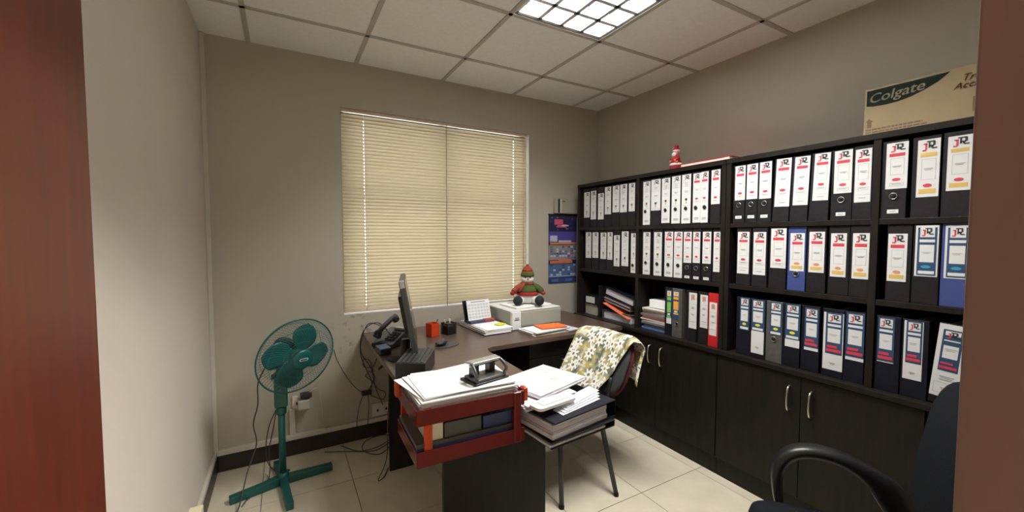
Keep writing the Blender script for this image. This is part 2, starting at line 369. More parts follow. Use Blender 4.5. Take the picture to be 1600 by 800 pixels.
# ------------------------------------------------------------------ binders
LM = [LABW, RED, INK, GOLD, INKB, YEL, INKG, INKLB, ORG, INKGN, INKOR, INKL]
def label_mesh(w, h, typ):
    m = MB(); e = .0005
    def r(u0, u1, v0, v1, mi, k=1): m.box((-w/2+u0*w, -.0008-e*k, v0*h), (-w/2+u1*w, -.0006-e*(k-1), v1*h), mi)
    def ov(u, v, a, bb, mi, k=2):
        m.prism([(-w/2+u*w+a*w*math.cos(q*PI/6), v*h+bb*h*math.sin(q*PI/6)) for q in range(12)], -.0008-e*k, -.0006, 'y', mi)
    def frame(u0, u1, v0, v1, mi, k=1, t=.02):
        tv = t*w/h
        r(u0, u1, v0, v0+tv, mi, k); r(u0, u1, v1-tv, v1, mi, k); r(u0, u0+t, v0, v1, mi, k); r(u1-t, u1, v0, v1, mi, k)
    def logo(v0, v1, u0=.2, u1=.86, k=2, cj=1, cr=2):
        def q(a, b_, c, d, mi): r(u0+(u1-u0)*a, u0+(u1-u0)*b_, v0+(v1-v0)*c, v0+(v1-v0)*d, mi, k)
        q(.20, .34, .12, .74, cj); q(.02, .28, .0, .14, cj); q(.08, .34, .66, .78, cj)
        q(.30, .84, .86, 1., cr); q(.72, .88, .52, .92, cr); q(.46, .80, .44, .58, cr); q(.42, .54, .30, .86, cr)
        q(.58, .74, .28, .5, cr); q(.66, 1.0, .18, .32, cr)
    def lines(v, n=2, mi=6, u0=.3, u1=.72, k=2):
        for i in range(n): r(u0+.05*(i % 2), u1-.06*(i % 2), v-.022*i, v-.022*i+.010, mi, k)
    m.box((-w/2, -.0008, 0), (w/2, 0, h), 0)
    if typ in ('red', 'gold', 'redgold', 'redlong', 'redhole'):
        o = 0 if typ in ('red', 'gold', 'redgold') else (.18 if typ == 'redlong' else .36)
        def V(v): return o+(1-o)*v
        logo(V(.80), V(.97)); r(.14, .86, V(.70), V(.77), 3 if typ == 'gold' else 1)
        frame(.2, .84, V(.30), V(.66), 11); lines(V(.49), 2)
        ov(.5, V(.20), .2, .032*(1-o), 8 if typ == 'redgold' else 1)
        if typ in ('gold', 'redgold'): r(.12, .88, V(.06), V(.14), 3)
        else: frame(.2, .84, V(.06), V(.13), 11); lines(V(.10), 1)
        if typ == 'redlong': lines(.08, 1); r(.05, .95, .14, .145, 11)
        if typ == 'redhole': r(.22, .78, .06, .11, 11); lines(.09, 2, 6)
    elif typ in ('faint', 'fainthole'):
        o = .34 if typ == 'fainthole' else 0
        def V(v): return o+(1-o)*v
        logo(V(.82), V(.97), cj=6); frame(.16, .86, V(.62), V(.78), 11); lines(V(.74), 4, 11)
        lines(V(.48), 2); r(.12, .88, V(.40), V(.405), 11)
        r(.36, .64, V(.20), V(.27), 3 if typ == 'fainthole' else 11); r(.42, .58, V(.10), V(.26), 11); r(.1, .9, V(.04), V(.05), 11)
        if typ == 'fainthole': r(.22, .78, .06, .11, 11); lines(.09, 2, 6)
    elif typ.startswith('blue'):
        o = {'blue_y': .0, 'blue_r': .02, 'blue_l': .0, 'blue_yw': .42, 'blue_rw': .28, 'blue_rs': .07, 'blue_ys': .18, 'blue_big': .36}[typ]
        def V(v): return o+(1-o)*v
        a, c = (.0, 1.) if typ != 'blue_big' and typ != 'blue_l' else (.16, .84) if typ == 'blue_big' else (.10, .93)
        if typ in ('blue_rw',): a, c = .12, .96
        top = 1. if typ != 'blue_big' else .93
        r(a, c, V(0) + (.02 if typ == 'blue_l' else 0), top if typ != 'blue_l' else .96, 4, 1)
        def R_(u0, u1, v0, v1, mi, k=2): r(a+(c-a)*u0, a+(c-a)*u1, V(v0), V(v1)*1. if top == 1. else o+(top-o)*v1, mi, k)
        R_(.12, .88, .77, .965, 0); logo(V(.79) if top == 1. else o+(top-o)*.79, V(.95) if top == 1. else o+(top-o)*.95, a+(c-a)*.2, a+(c-a)*.82, 3)
        R_(.10, .90, .67, .725, 0); R_(.12, .88, .28, .62, 0); lines(V(.47), 2, 6, .3, .7, 3)
        if 'y' in typ: ov(.5, V(.19), .2, .04*(1-o), 5, 3); R_(.08, .92, .03, .10, 0)
        elif typ == 'blue_l': ov(.5, V(.19), .22, .03, 7, 3); R_(.08, .92, .05, .11, 0)
        else: R_(.1, .72, .15, .21, 1, 3); R_(.06, .94, .05, .12, 1, 3)
        if typ in ('blue_rw', 'blue_big', 'blue_yw'): lines(.12, 2, 6, .35, .65, 2)
        if typ == 'blue_big': lines(.28, 3, 6, .25, .75, 2); frame(.1, .9, .05, .2, 11)
    elif typ in ('green', 'orange'):
        ci = 9 if typ == 'green' else 10
        r(0, 1, .0 if typ == 'orange' else .17, 1, 4)
        r(.12, .9, .82, .97, 0, 2); r(.3, .72, .85, .95, 10, 3); r(.12, .9, .70, .79, ci, 2); r(.12, .9, .34, .64, ci, 2); r(.25, .75, .25, .31, 0, 2); r(.12, .9, .18, .23, ci, 2)
        lines(.43, 2, 6, .3, .7, 3)
    elif typ == 'plain':
        r(.25, .75, .80, .95, 11); logo(.80, .95, .25, .75, 3, 8, 8); frame(.1, .9, .1, .7, 11); lines(.6, 3, 6); lines(.4, 2, 6); lines(.18, 1, 6, .15, .85)
    return m
DEP = .285
def binder(y, w, ly, lw, lz0, lz1, typ, base, label, cover, group, hole=None, tagz=None, x=2.203, tilt=0., hh=.318, spine_white=False, ringcol=None):
    """one lever-arch file, spine towards the room; y, z in room metres"""
    t = thing('lever_arch_binder', label, 'binder', (x, y, base), -PI/2, group)
    t.rotation_euler = Euler((0, tilt, -PI/2)); 
    if tilt: t.rotation_euler = (0, 0, -PI/2); t.rotation_euler.rotate_axis('Y', tilt)
    m = MB()
    m.box((-w/2, 0, 0), (w/2, .003, hh)); m.box((-w/2, 0, 0), (-w/2+.0025, DEP, hh)); m.box((w/2-.0025, 0, 0), (w/2, DEP, hh))
    m.build('cover', cover, t, bevel=.0012, seg=1)
    bx((-w/2+.008, .02, .006), (w/2-.012, DEP-.02, hh-.016)).build('paper_block', PAPER3, t)
    off = -(ly-y); mm = label_mesh(lw, lz1-lz0, typ)
    mm.build('spine_label', LM, t, loc=(off, -.0002, lz0-base), recalc=False)
    if hole is not None:
        MB().at((0, -.002, hole-base), (PI/2, 0, 0)).lathe([(.0115, -.001), (.0115, .0012)], 14).build('finger_hole', HOLE, t)
        MB().tube([(.0125*math.cos(a), -.003, hole-base+.0125*math.sin(a)) for a in [2*PI*k/16 for k in range(16)]], .0016, 5, closed=True).build('finger_ring', ringcol or STEEL, t)
    if tagz is not None:
        m = bx((-.018, -.001, -.008), (.018, 0, .008)); m.box((-.010, -.0016, -.002), (.010, -.001, .002), 1)
        m.build('size_tag', [LABW, INKG], t, loc=(0, 0, tagz-base))
    return t
ORD = ['first', 'second', 'third', 'fourth', 'fifth', 'sixth', 'seventh', 'eighth']
LOOK = {'red': 'red-banded label', 'gold': 'gold-banded label', 'redgold': 'red and gold label', 'redlong': 'long red-banded label', 'redhole': 'full-height red-banded label',
        'faint': 'plain white label', 'fainthole': 'full-height white label', 'blue_y': 'blue label, yellow oval', 'blue_yw': 'blue-over-white label', 'blue_ys': 'blue label, white foot',
        'blue_r': 'blue and red label', 'blue_rs': 'blue and red label', 'blue_rw': 'blue, red, white label', 'blue_l': 'blue-framed label', 'blue_big': 'tall white label', 'green': 'green label', 'orange': 'orange label', 'plain': 'white label'}
CN = {'binder_black': 'black', 'binder_blue': 'bright blue', 'binder_navy': 'navy', 'binder_grey': 'grey', 'binder_red': 'red'}
B_, N_, G_, U_, R_ = BLACKB, NAVY, GREYB, BLUEB, REDB
ROWS = [
 ('top shelf, left bookcase, bay by window', 'binders on the top left shelf', 1.473, [
  (2.641, .078, 2.635, .070, 1.556, 1.765, 'faint', B_), (2.550, .078, 2.550, .064, 1.538, 1.768, 'faint', B_), (2.470, .077, 2.467, .066, 1.535, 1.741, 'faint', B_),
  (2.388, .080, 2.386, .068, 1.571, 1.783, 'faint', B_), (2.303, .080, 2.300, .070, 1.583, 1.783, 'faint', B_), (2.220, .078, 2.221, .070, 1.579, 1.785, 'faint', B_), (2.139, .073, 2.136, .058, 1.581, 1.783, 'faint', B_)]),
 ('middle shelf, left bookcase, bay by window', 'binders on the middle left shelf', 1.130, [
  (2.615, .080, 2.609, .068, 1.222, 1.433, 'faint', B_), (2.526, .080, 2.522, .070, 1.226, 1.432, 'faint', B_), (2.436, .080, 2.431, .066, 1.221, 1.429, 'faint', B_),
  (2.356, .070, 2.354, .055, 1.219, 1.431, 'faint', B_), (2.280, .074, 2.280, .060, 1.173, 1.408, 'faint', B_), (2.198, .080, 2.196, .068, 1.180, 1.436, 'faint', B_), (2.117, .062, 2.111, .050, 1.135, 1.421, 'fainthole', B_, 1.19)]),
 ('top shelf, left bookcase, second bay', 'binders on the top shelf left bookcase second bay', 1.473, [
  (2.008, .080, 1.998, .062, 1.480, 1.778, 'fainthole', B_, 1.572), (1.921, .085, 1.918, .078, 1.575, 1.783, 'faint', B_), (1.836, .077, 1.835, .065, 1.488, 1.781, 'fainthole', B_, 1.572),
  (1.758, .075, 1.756, .065, 1.483, 1.784, 'fainthole', B_, 1.574), (1.682, .073, 1.680, .065, 1.481, 1.785, 'fainthole', B_, 1.574), (1.612, .060, 1.607, .052, 1.484, 1.783, 'redhole', B_, 1.574), (1.551, .056, 1.554, .049, 1.482, 1.785, 'redhole', B_, 1.574), (1.487, .064, 1.486, .055, 1.588, 1.787, 'red', B_)]),
 ('middle shelf, left bookcase, second bay', 'binders on the middle shelf left bookcase second bay', 1.130, [
  (1.999, .080, 1.993, .062, 1.134, 1.428, 'fainthole', B_, 1.215), (1.898, .085, 1.894, .066, 1.134, 1.427, 'fainthole', B_, 1.213), (1.808, .078, 1.805, .065, 1.134, 1.430, 'redhole', B_, 1.213), (1.732, .070, 1.733, .062, 1.134, 1.429, 'redhole', B_, 1.213),
  (1.665, .062, 1.664, .056, 1.234, 1.428, 'red', B_, 1.205, 1.145), (1.600, .058, 1.600, .049, 1.237, 1.427, 'red', B_, 1.205, 1.145), (1.535, .066, 1.534, .055, 1.236, 1.427, 'red', B_, 1.205, 1.145), (1.471, .052, 1.469, .043, 1.191, 1.426, 'redlong', B_)]),
 ('top shelf, right bookcase, wide bay', 'binders on the top shelf right bookcase wide bay', 1.473, [
  (1.344, .065, 1.339, .057, 1.599, 1.787, 'red', B_, 1.573, 1.505), (1.276, .064, 1.273, .058, 1.600, 1.787, 'red', B_, 1.573, 1.505), (1.206, .070, 1.203, .060, 1.597, 1.787, 'red', B_, 1.573, 1.505),
  (1.127, .078, 1.123, .070, 1.550, 1.790, 'redlong', B_), (1.045, .078, 1.040, .066, 1.552, 1.786, 'redlong', B_), (.960, .080, .956, .064, 1.568, 1.787, 'redlong', B_), (.872, .080, .868, .067, 1.594, 1.786, 'red', B_, 1.565, 1.500), (.795, .068, .794, .057, 1.548, 1.778, 'redlong', B_)]),
 ('top shelf, right bookcase, bay by door', 'binders on the top shelf beside the door', 1.473, [
  (.690, .080, .683, .068, 1.595, 1.783, 'red', B_, 1.565, 1.502), (.597, .082, .591, .064, 1.554, 1.778, 'gold', B_), (.510, .082, .506, .065, 1.571, 1.774, 'gold', B_), (.42, .080, .42, .065, 1.571, 1.774, 'gold', B_)]),
 ('middle shelf, right bookcase, wide bay', 'binders on the middle shelf right bookcase wide bay', 1.130, [
  (1.311, .080, 1.312, .064, 1.194, 1.424, 'redlong', B_), (1.223, .080, 1.223, .064, 1.194, 1.422, 'redlong', B_), (1.134, .083, 1.131, .073, 1.237, 1.440, 'red', B_), (1.047, .080, 1.045, .064, 1.228, 1.415, 'redgold', U_, 1.215),
  (.962, .080, .961, .064, 1.227, 1.421, 'redgold', B_), (.872, .080, .874, .060, 1.214, 1.413, 'redgold', B_), (.792, .076, .791, .059, 1.212, 1.413, 'redgold', B_)]),
 ('middle shelf, right bookcase, bay by door', 'binders on the middle shelf beside the door', 1.130, [
  (.665, .078, .670, .060, 1.213, 1.410, 'redgold', B_), (.584, .078, .583, .066, 1.241, 1.442, 'blue_l', B_), (.504, .078, .501, .065, 1.239, 1.440, 'blue_l', U_), (.42, .078, .42, .065, 1.239, 1.440, 'blue_l', B_)]),
 ('bottom shelf, right bookcase, wide bay', 'binders on the bottom shelf right bookcase wide bay', .745, [
  (1.301, .080, 1.296, .051, .883, 1.062, 'blue_y', N_), (1.220, .078, 1.222, .066, .770, 1.060, 'blue_yw', N_), (1.139, .080, 1.131, .058, .889, 1.060, 'blue_y', G_, .868), (1.059, .078, 1.054, .066, .845, 1.060, 'blue_ys', N_),
  (.976, .078, .971, .059, .848, 1.054, 'blue_rs', N_), (.884, .085, .882, .078, .779, 1.046, 'blue_rw', N_), (.803, .074, .800, .066, .845, 1.058, 'blue_rs', N_)]),
]
ct = 0
for place, grp, base, items in ROWS:
    for k, it in enumerate(items):
        y, w, ly, lw, a, b2, typ, cov = it[:8]; hole = it[8] if len(it) > 8 else None; tg = it[9] if len(it) > 9 else None
        lb = '%s binder, %s, %s from left, %s' % (CN[cov.name], LOOK[typ].replace(',', ''), ORD[k], place.replace(',', ''))
        binder(y, w, ly, lw, a, b2, typ, base+.0005, lb, cov, grp, hole, tg, x=2.200+random.uniform(0, .006), tilt=(math.radians(1.6) if place.startswith('top shelf, right bookcase, wide') and k in (3, 4, 5) else 0))
grp = 'binders on the bottom shelf right bookcase bay by door'
binder(.688, .080, .694, .054, .867, 1.058, 'blue_r', .7455, 'navy binder with blue and red label, just right of the bookcase divider, bottom shelf', NAVY, grp)
binder(.604, .080, .609, .057, .819, 1.058, 'blue_rw', .7455, 'navy binder with blue label over white strip, bottom shelf, left of leaning binder', NAVY, grp)
t_ = binder(.520, .082, .520, .080, .7755, 1.060, 'blue_big', .7455, 'leaning binder with tall white label, bottom shelf beside the door frame', BLACKB, grp)
t_.rotation_euler = (Euler((0, 0, -PI/2)).to_matrix() @ Euler((0, math.radians(4.5), 0)).to_matrix()).to_euler(); t_.location.z = .749
grp = 'binders on the bottom shelf of the left bookcase'
binder(1.802, .056, 1.796, .038, .825, 1.047, 'green', .7455, 'slim dark binder with green and blue label, bottom shelf, left bookcase', NAVY, grp)
binder(1.734, .076, 1.742, .048, .860, 1.047, 'orange', .7455, 'grey binder with orange and blue label and finger hole, left bookcase', GREYB, grp, .835)
binder(1.628, .070, 1.618, .055, .828, 1.050, 'plain', .7455, 'black binder with white label standing apart right of the orange-label binder', BLACKB, grp)
binder(1.549, .062, 1.542, .050, .846, 1.046, 'plain', .7455, 'black binder with white label leaning against the red binder', BLACKB, grp)
binder(1.482, .064, 1.482, .047, .812, 1.009, 'plain', .7455, 'bright red binder with white label, bottom shelf, end of left bookcase', REDB, grp)

# loose items on the lowest shelf of the left bookcase
def slab(name, label, cat, c, d, m, rz=0, rot=None, bevel=.001, grp=None, mats=None):
    o = MB().cbox((0, 0, 0), d).build(name, m, bevel=bevel, loc=c, rot=rot or (0, 0, rz)); return tag(o, label, cat, grp)
def paper_stack(name, label, cat, loc, w, d, n, th, rz=0, jit=.006, mats=None, seed=1, grp=None, lay=None, rot=None):
    rnd = random.Random(seed); m = MB(); z = 0
    for i in range(n):
        a = rnd.uniform(-jit, jit)*3; dx = rnd.uniform(-jit, jit); dy = rnd.uniform(-jit, jit)
        m.at((dx, dy, 0), (0, 0, a)); h = th*rnd.uniform(.6, 1.4)
        m.box((-w/2, -d/2, z), (w/2, d/2, z+h*.92), (lay[i] if lay else rnd.choice([0, 0, 1]))); z += h
    o = m.build(name, mats or [WHITE, PAPER3], loc=loc, rot=rot or (0, 0, rz)); tag(o, label, cat, grp); return o, z
g = thing('storage_box', 'small beige cardboard box, bottom shelf nearest the window', 'box', (2.37, 2.615, .7455), -PI/2)
bx((-.07, -.13, 0), (.07, .13, .075)).build('box_body', mat('grey_card', (.33, .31, .27), .7), g, bevel=.001)
bx((-.072, -.132, .068), (.072, .132, .082)).build('box_lid', mat('brown_card', (.16, .13, .10), .7), g, bevel=.001)
g = thing('file_box', 'dark flat box with a white end label on the beige box', 'box', (2.37, 2.605, .828), -PI/2)
bx((-.085, -.13, 0), (.085, .13, .075)).build('box_body', NAVY, g, bevel=.001)
bx((-.075, -.1308, .014), (.035, -.130, .066)).build('end_label', LABW, g)
slab('folder', 'thin black folder standing upright beside the beige box', 'folder', (2.36, 2.505, .875), (.26, .018, .25), BLACKB)
def lying_binder(label, loc, rot, cover, tabs=False, grp='binders lying on the bottom shelf', w=.065):
    t = thing('lying_binder', label, 'binder', loc, 0, grp); t.rotation_euler = rot
    m = bx((-.14, -.155, 0), (.14, .155, .003)); m.box((-.14, -.155, w-.003), (.14, .155, w)); m.box((-.14, .152, 0), (.14, .155, w)); m.build('cover', cover, t, bevel=.001, seg=1)
    m = bx((-.13, -.145, .006), (.135, .145, w-.010)); m.build('paper_block', PAPER2, t)
    return t
Z = .7455
lying_binder('dark binder lying flat, lowest of the pile on the bottom shelf', (2.355, 2.292, Z), (0, 0, 0), GREYB, w=.07)
o, _ = paper_stack('paper_file', 'brown and red loose papers between the lying binders', 'papers', (2.36, 2.30, Z+.078), .27, .28, 7, .006, rot=(.17, 0, 0), mats=[mat('redbrown_card', (.16, .05, .035), .7), mat('grey_sheet', (.25, .24, .25), .7)], seed=3)
slab('orange_folder', 'thin orange folder sloping inside the pile of lying binders', 'folder', (2.33, 2.29, Z+.083), (.26, .29, .006), mat('orange_card', (.72, .16, .07), .6), rot=(.30, 0, 0))
bpy.data.objects[bpy.data.objects[-1].name] if False else None
o.location.z = Z+.118
lying_binder('navy binder full of papers sloping on top of the pile', (2.36, 2.285, Z+.165), (.20, 0, 0), NAVY, w=.06)
cols = [mat('c1', (.10, .16, .42), .6), mat('c2', (.30, .30, .32), .7), mat('c3', (.16, .13, .12), .7), mat('c4', (.62, .56, .48), .7), mat('c5', (.20, .07, .05), .7), mat('c6', (.40, .38, .38), .7), mat('c7', (.66, .62, .54), .7)]
paper_stack('file_stack', 'stack of mixed paper files beside the green-label binder', 'files', (2.365, 1.945, Z), .27, .21, 11, .0125, mats=cols, lay=[0, 1, 0, 2, 5, 3, 4, 2, 1, 6, 6], seed=5, jit=.012)
slab('paper_pack', 'white wrapped paper pack on top of the mixed file stack', 'paper pack', (2.37, 1.925, Z+.182), (.24, .155, .055), WHITE)

# ------------------------------------------------------------------ things on top of the bookcases
ZT = 1.8345
t = thing('santa_figurine', 'small red and white Santa figurine on top of the left bookcase', 'figurine', (2.255, 1.805, ZT), -PI/2-.3)
RC = mat('felt_red', (.27, .008, .014), .85); WF = mat('fluff', (.75, .73, .70), .95, bump=.8, bscale=200); SK = mat('doll_skin', (.55, .25, .17), .7)
MB().at((0, 0, 0)).lathe([(.030, 0), (.036, .008), (.037, .03), (.030, .055), (.026, .075), (.018, .095), (.010, .1)], 18).build('body', RC, t)
MB().at((0, 0, .033)).lathe([(.034, -.008), (.040, -.004), (.040, .004), (.034, .009)], 18).build('coat_trim', WF, t)
MB().ell((0, -.004, .112), (.021, .020, .022)).build('head', SK, t)
MB().ell((0, -.016, .100), (.020, .012, .016)).build('beard', WF, t)
MB().lathe([(.022, .118), (.024, .124), (.022, .128)], 16).build('hat_band', WF, t)
MB().tube(smooth_path([(0, 0, .126), (0, .0, .142), (.006, 0, .152), (.016, 0, .150)], 4), [.021]*4+[.016]*4+[.010]*4+[.006], 12).build('hat', RC, t)
MB().ell((-.021, -.004, .142), (.007, .007, .008)).build('hat_tassel', WF, t)
for sx in (-1, 1): MB().tube([(sx*.018, 0, .088), (sx*.036, -.008, .070), (sx*.028, -.022, .058)], [.010, .009, .008], 8).build('arm', RC, t)
for sx in (-1, 1): MB().ell((sx*.027, -.026, .057), (.008, .008, .008), 10).build('mitten', mat('tan_felt', (.5, .2, .08), .8), t)
MB().ell((.022, -.014, .045), (.016, .012, .022), 12).build('sack', mat('orange_felt', (.5, .13, .06), .8), t)
for sx in (-1, 1): MB().ell((sx*.012, -.008, .006), (.012, .016, .007), 10).build('boot', mat('boot_black', (.02, .01, .01), .6), t)
for sx in (-1, 1): MB().ell((sx*.008, -.023, .116), (.002, .002, .003), 8).build('eye', HOLE, t)
t = thing('red_file', 'flat glossy red file lying on top of the left bookcase', 'file', (2.333, 1.565, ZT), 0)
bx((-.135, -.165, 0), (.15, .165, .0025)).build('cover', mat('file_red', (.60, .035, .035), .5), t); bx((-.13, -.16, .003), (.145, .16, .018)).build('sheets', PAPER3, t); bx((-.135, -.165, .0185), (.15, .165, .0215)).build('cover', MT['file_red'], t, bevel=.001)
# carton with printed lettering
t = thing('cardboard_carton', 'printed brown cardboard carton on top of the right bookcase', 'carton', (2.245, .815, ZT), -PI/2)
CW, CD, CH = .50, .28, .205
bx((0, 0, 0), (CW, CD, CH)).build('carton_body', CARD, t, bevel=.0015)
bx((.20, -.0006, CH+.0002), (.24, CD+.0, CH+.0008)).build('packing_tape', mat('tape', (.42, .30, .14), .3), t)
pts = [(.010, .190), (.010, .120)]+[(.010+.285*k/10, .120-.020*math.sin(PI*min(1, k/6)/2*2)*(1 if k < 6 else 0)+.0) for k in range(0)]
P = [(.008, .197), (.008, .133), (.03, .128), (.07, .125), (.11, .127), (.15, .135), (.19, .150), (.23, .170), (.262, .197)]
MB().prism(P, -.0012, -.0002, 'y').build('printed_flash', CARDD, t)
def add_text(parent, s, size, x, z, m, shear=.2, y=-.0022, rot=0, sx=1., name='lettering', bold=0):
    v, f = text_geo(s, size, shear); mbb = MB(); mbb.at((x, y, z), (0, 0, 0)); c, s_ = math.cos(rot), math.sin(rot)
    pts = [(p[0]*sx*c-p[1]*s_, 0, p[0]*sx*s_+p[1]*c) for p in v]
    for k in range(1+bold): mbb.at((x+k*size*.03, y, z+k*size*.015)); mbb.add(pts, f)
    return mbb.build(name, m, parent, recalc=False)
add_text(t, 'Colgate', .054, .014, .142, mat('carton_lettering', (.50, .42, .28), .8), .22, rot=.055, sx=1.05, bold=1)
add_text(t, 'Triple', .034, .292, .150, CARDT, .35, bold=1)
add_text(t, 'Accion', .034, .272, .122, CARDT, .35, bold=1)
bx((.325, -.0012, .030), (.332, 0, .085)).build('print_mark', CARDT, t)
MB().prism([(.012, .038), (.012, .062), (.006, .062), (.019, .078), (.032, .062), (.026, .062), (.026, .038)], -.0012, -.0002, 'y').build('arrow_mark', CARDT, t)
m = MB()
for r_, (xa, xb) in enumerate(((.008, .19), (.008, .205))):
    x = xa
    while x < xb:
        l = random.uniform(.008, .02); m.box((x, -.001, .026-.012*r_), (min(x+l, xb), -.0002, .032-.012*r_)); x += l+.003
m.build('small_print', CARDT, t)

# ------------------------------------------------------------------ wall calendar, switch box, sockets
t = thing('wall_box', 'small beige electrical box on the wall above the calendar', 'switch box', (2.162, YB, 1.665))
bx((-.115, -.035, -.065), (.13, 0, .065)).build('enclosure', mat('beige_metal', (.36, .35, .27), .5), t, bevel=.003)
bx((-.085, -.037, -.06), (-.068, -.035, .06)).build('breaker_strip', BLACKP, t); bx((-.066, -.038, -.06), (-.050, -.035, .06)).build('breaker_cover', TRUNK, t); bx((-.04, -.037, .035), (-.01, -.035, .045)).build('name_plate', CARDT, t)
t = thing('wall_calendar', 'long blue wall calendar with orange stripes hanging left of the bookcase', 'calendar', (2.15, YB-.004, 1.585))
m = MB(); m.box((-.152, -.003, -.595), (.152, 0, 0), 0)
CALM = [mat('cal_navy', (.02, .022, .06), .35), mat('cal_violet', (.07, .06, .25), .4), mat('cal_orange', (.55, .17, .07), .4), mat('cal_blue', (.07, .13, .24), .4), mat('cal_pale', (.42, .46, .55), .4), mat('cal_pink', (.55, .09, .16), .4), mat('cal_tan', (.26, .22, .20), .4), mat('cal_mid', (.03, .05, .16), .4)]
def cr(x0, x1, z0, z1, mi, k=1): m.box((-.152+x0*.304, -.003-.0004*k, -.595*(1-z0)), (-.152+x1*.304, -.0028, -.595*(1-z1)), mi)
cr(0, 1, .60, .76, 1); cr(.05, 1, .57, .61, 2); cr(.35, .8, .60, .63, 4, 2); cr(.05, .3, .61, .70, 4, 2); cr(0, 1, .34, .56, 6); cr(.05, .85, .29, .33, 2); cr(.35, .8, .31, .345, 2, 3)
cr(0, 1, .08, .28, 3); cr(0, 1, .095, .105, 4, 2); cr(0, 1, 0, .095, 7, 2); cr(.2, .5, .86, .94, 5, 2); cr(.3, .62, .82, .87, 5, 2); cr(.45, .7, .84, .86, 4, 3)
rnd = random.Random(4)
for i in range(9):
    for j in range(6): cr(.06+i*.103, .06+i*.103+.085, .355+j*.033, .355+j*.033+.024, rnd.choice([3, 6, 4, 3, 6, 1]), 2)
    for j in range(5): cr(.06+i*.103, .06+i*.103+.085, .112+j*.034, .112+j*.034+.025, rnd.choice([3, 4, 3, 7, 3]), 2)
for i in range(22): x = rnd.uniform(0, .9); z = rnd.uniform(.78, .96); cr(x, x+rnd.uniform(.03, .1), z, z+.012, rnd.choice([7, 6, 1, 5, 0]), 1)
cr(.1, .35, .02, .06, 3, 3); cr(.6, .85, .02, .06, 3, 3)
m.build('calendar_sheet', CALM, t)
bx((-.155, -.006, -.004), (.155, .002, .010)).build('binding_strip', BLACKP, t)
MB().tube([(.03, -.004, .008), (.03, .0, .03)], .004, 6).build('hook', BLACKP, t)
SOCK = mat('socket_white', (.62, .58, .50), .4)
def socket(label, x, z, w=.085, y=YB, holes=True):
    t = thing('wall_socket', label, 'socket', (x, y, z), 0, 'power sockets on the back wall')
    bx((-w/2, -.012, -.045), (w/2, 0, .045)).build('face_plate', SOCK, t, bevel=.003)
    for a in (-1, 1): bx((a*w*.22-.006, -.0135, -.012), (a*w*.22+.006, -.0118, .004)).build('socket_hole', HOLE, t)
    return t
socket('white wall socket behind the green fan post', .075, .335, .10)
socket('white double socket low on the wall beside the desk leg', .578, .185, .13, YB)
t = thing('power_adapter', 'white power adapter with black plug in the socket behind the fan', 'adapter', (.09, YB-.0125, .345))
bx((-.035, -.055, -.045), (.035, 0, .02)).build('adapter_body', CABLEW, t, bevel=.008); bx((-.02, -.06, .03), (.045, 0, .055)).build('plug', BLACKP, t, bevel=.005)
struct('trim_5', bx((.008, YB-.018, .135), (.040, YB, .30)), TRUNK, bevel=.003, label='short vertical cable trunking below the socket')

# ------------------------------------------------------------------ desk
DT = .74
t = thing('office_desk', 'dark wood L-shaped office desk against the window wall', 'desk', (.72, 2.0, 0))
t.location = (0, 0, 0)
P = [(.435, 1.20), (1.00, 1.20), (1.015, 2.06), (1.03, 2.115), (1.07, 2.14), (2.155, 2.165), (2.155, 2.885), (.46, 2.885), (.445, 2.4)]
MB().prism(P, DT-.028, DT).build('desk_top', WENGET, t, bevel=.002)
bx((.522, 1.465, 0), (1.0, 1.487, DT-.028)).build('end_panel', WENGE, t, bevel=.001)
bx((.522, 2.40, 0), (.98, 2.42, DT-.028)).build('end_panel', WENGE, t, bevel=.001)
bx((.70, 1.487, .35), (.718, 2.40, DT-.028)).build('modesty_panel', WENGE, t)
bx((1.16, 2.60, .12), (1.36, 2.62, DT-.028)).build('modesty_panel', WENGE, t)
MB().tube([(1.035, 2.12, DT-.03), (1.028, 2.112, DT-.05), (1.034, 2.108, DT-.062)], .007, 8).build('cable_hook', BLACKP, t)
t = thing('drawer_pedestal', 'dark drawer unit with bar handle under the desk return', 'drawer unit', (0, 0, 0))
bx((1.372, 2.222, .03), (2.13, 2.60, DT-.030)).build('carcass', WENGE, t, bevel=.001)
for z0_, z1_, hx in ((.60, .708, None), (.33, .596, 1.70), (.035, .326, 1.70)):
    d = bx((1.374, 2.204, z0_), (2.128, 2.222, z1_)).build('drawer', WENGE, t, bevel=.0015)
    if hx:
        z = z1_-.03; MB().tube(smooth_path([(hx-.07, 2.204, z), (hx-.06, 2.182, z), (hx, 2.176, z), (hx+.06, 2.182, z), (hx+.07, 2.204, z)], 4), .005, 8).build('handle', CHROME, d)

# ---- things on the desk
# letter tray stack
t = thing('letter_tray', 'translucent red two-tier letter tray on the near end of the desk', 'letter tray', (.3125, 1.100, DT+.0005), -.03)
TW, TD = .350, .250
def tray_tier(z, hf):
    m = bx((0, 0, z), (TW, TD, z+.004)); m.box((0, 0, z), (TW, .004, z+hf)); m.box((0, 0, z), (.004, TD, z+hf)); m.box((TW-.004, 0, z), (TW, TD, z+hf)); m.box((0, TD-.004, z), (TW, TD, z+hf))
    return m
tray_tier(0, .046).build('lower_tray', REDPL, t, bevel=.0015); tray_tier(.120, .046).build('upper_tray', REDPL, t, bevel=.0015)
for x, ya in ((.024, .0045), (TW-.040, -.006)): bx((x, ya, .004), (x+.024, .014, .165)).build('post', REDPL if x > .1 else ORPL2, t, bevel=.0015)
for x in (.012, TW-.04): bx((x, TD-.008, 0), (x+.026, TD+.006, .172)).build('post', ORPL2, t, bevel=.0015)
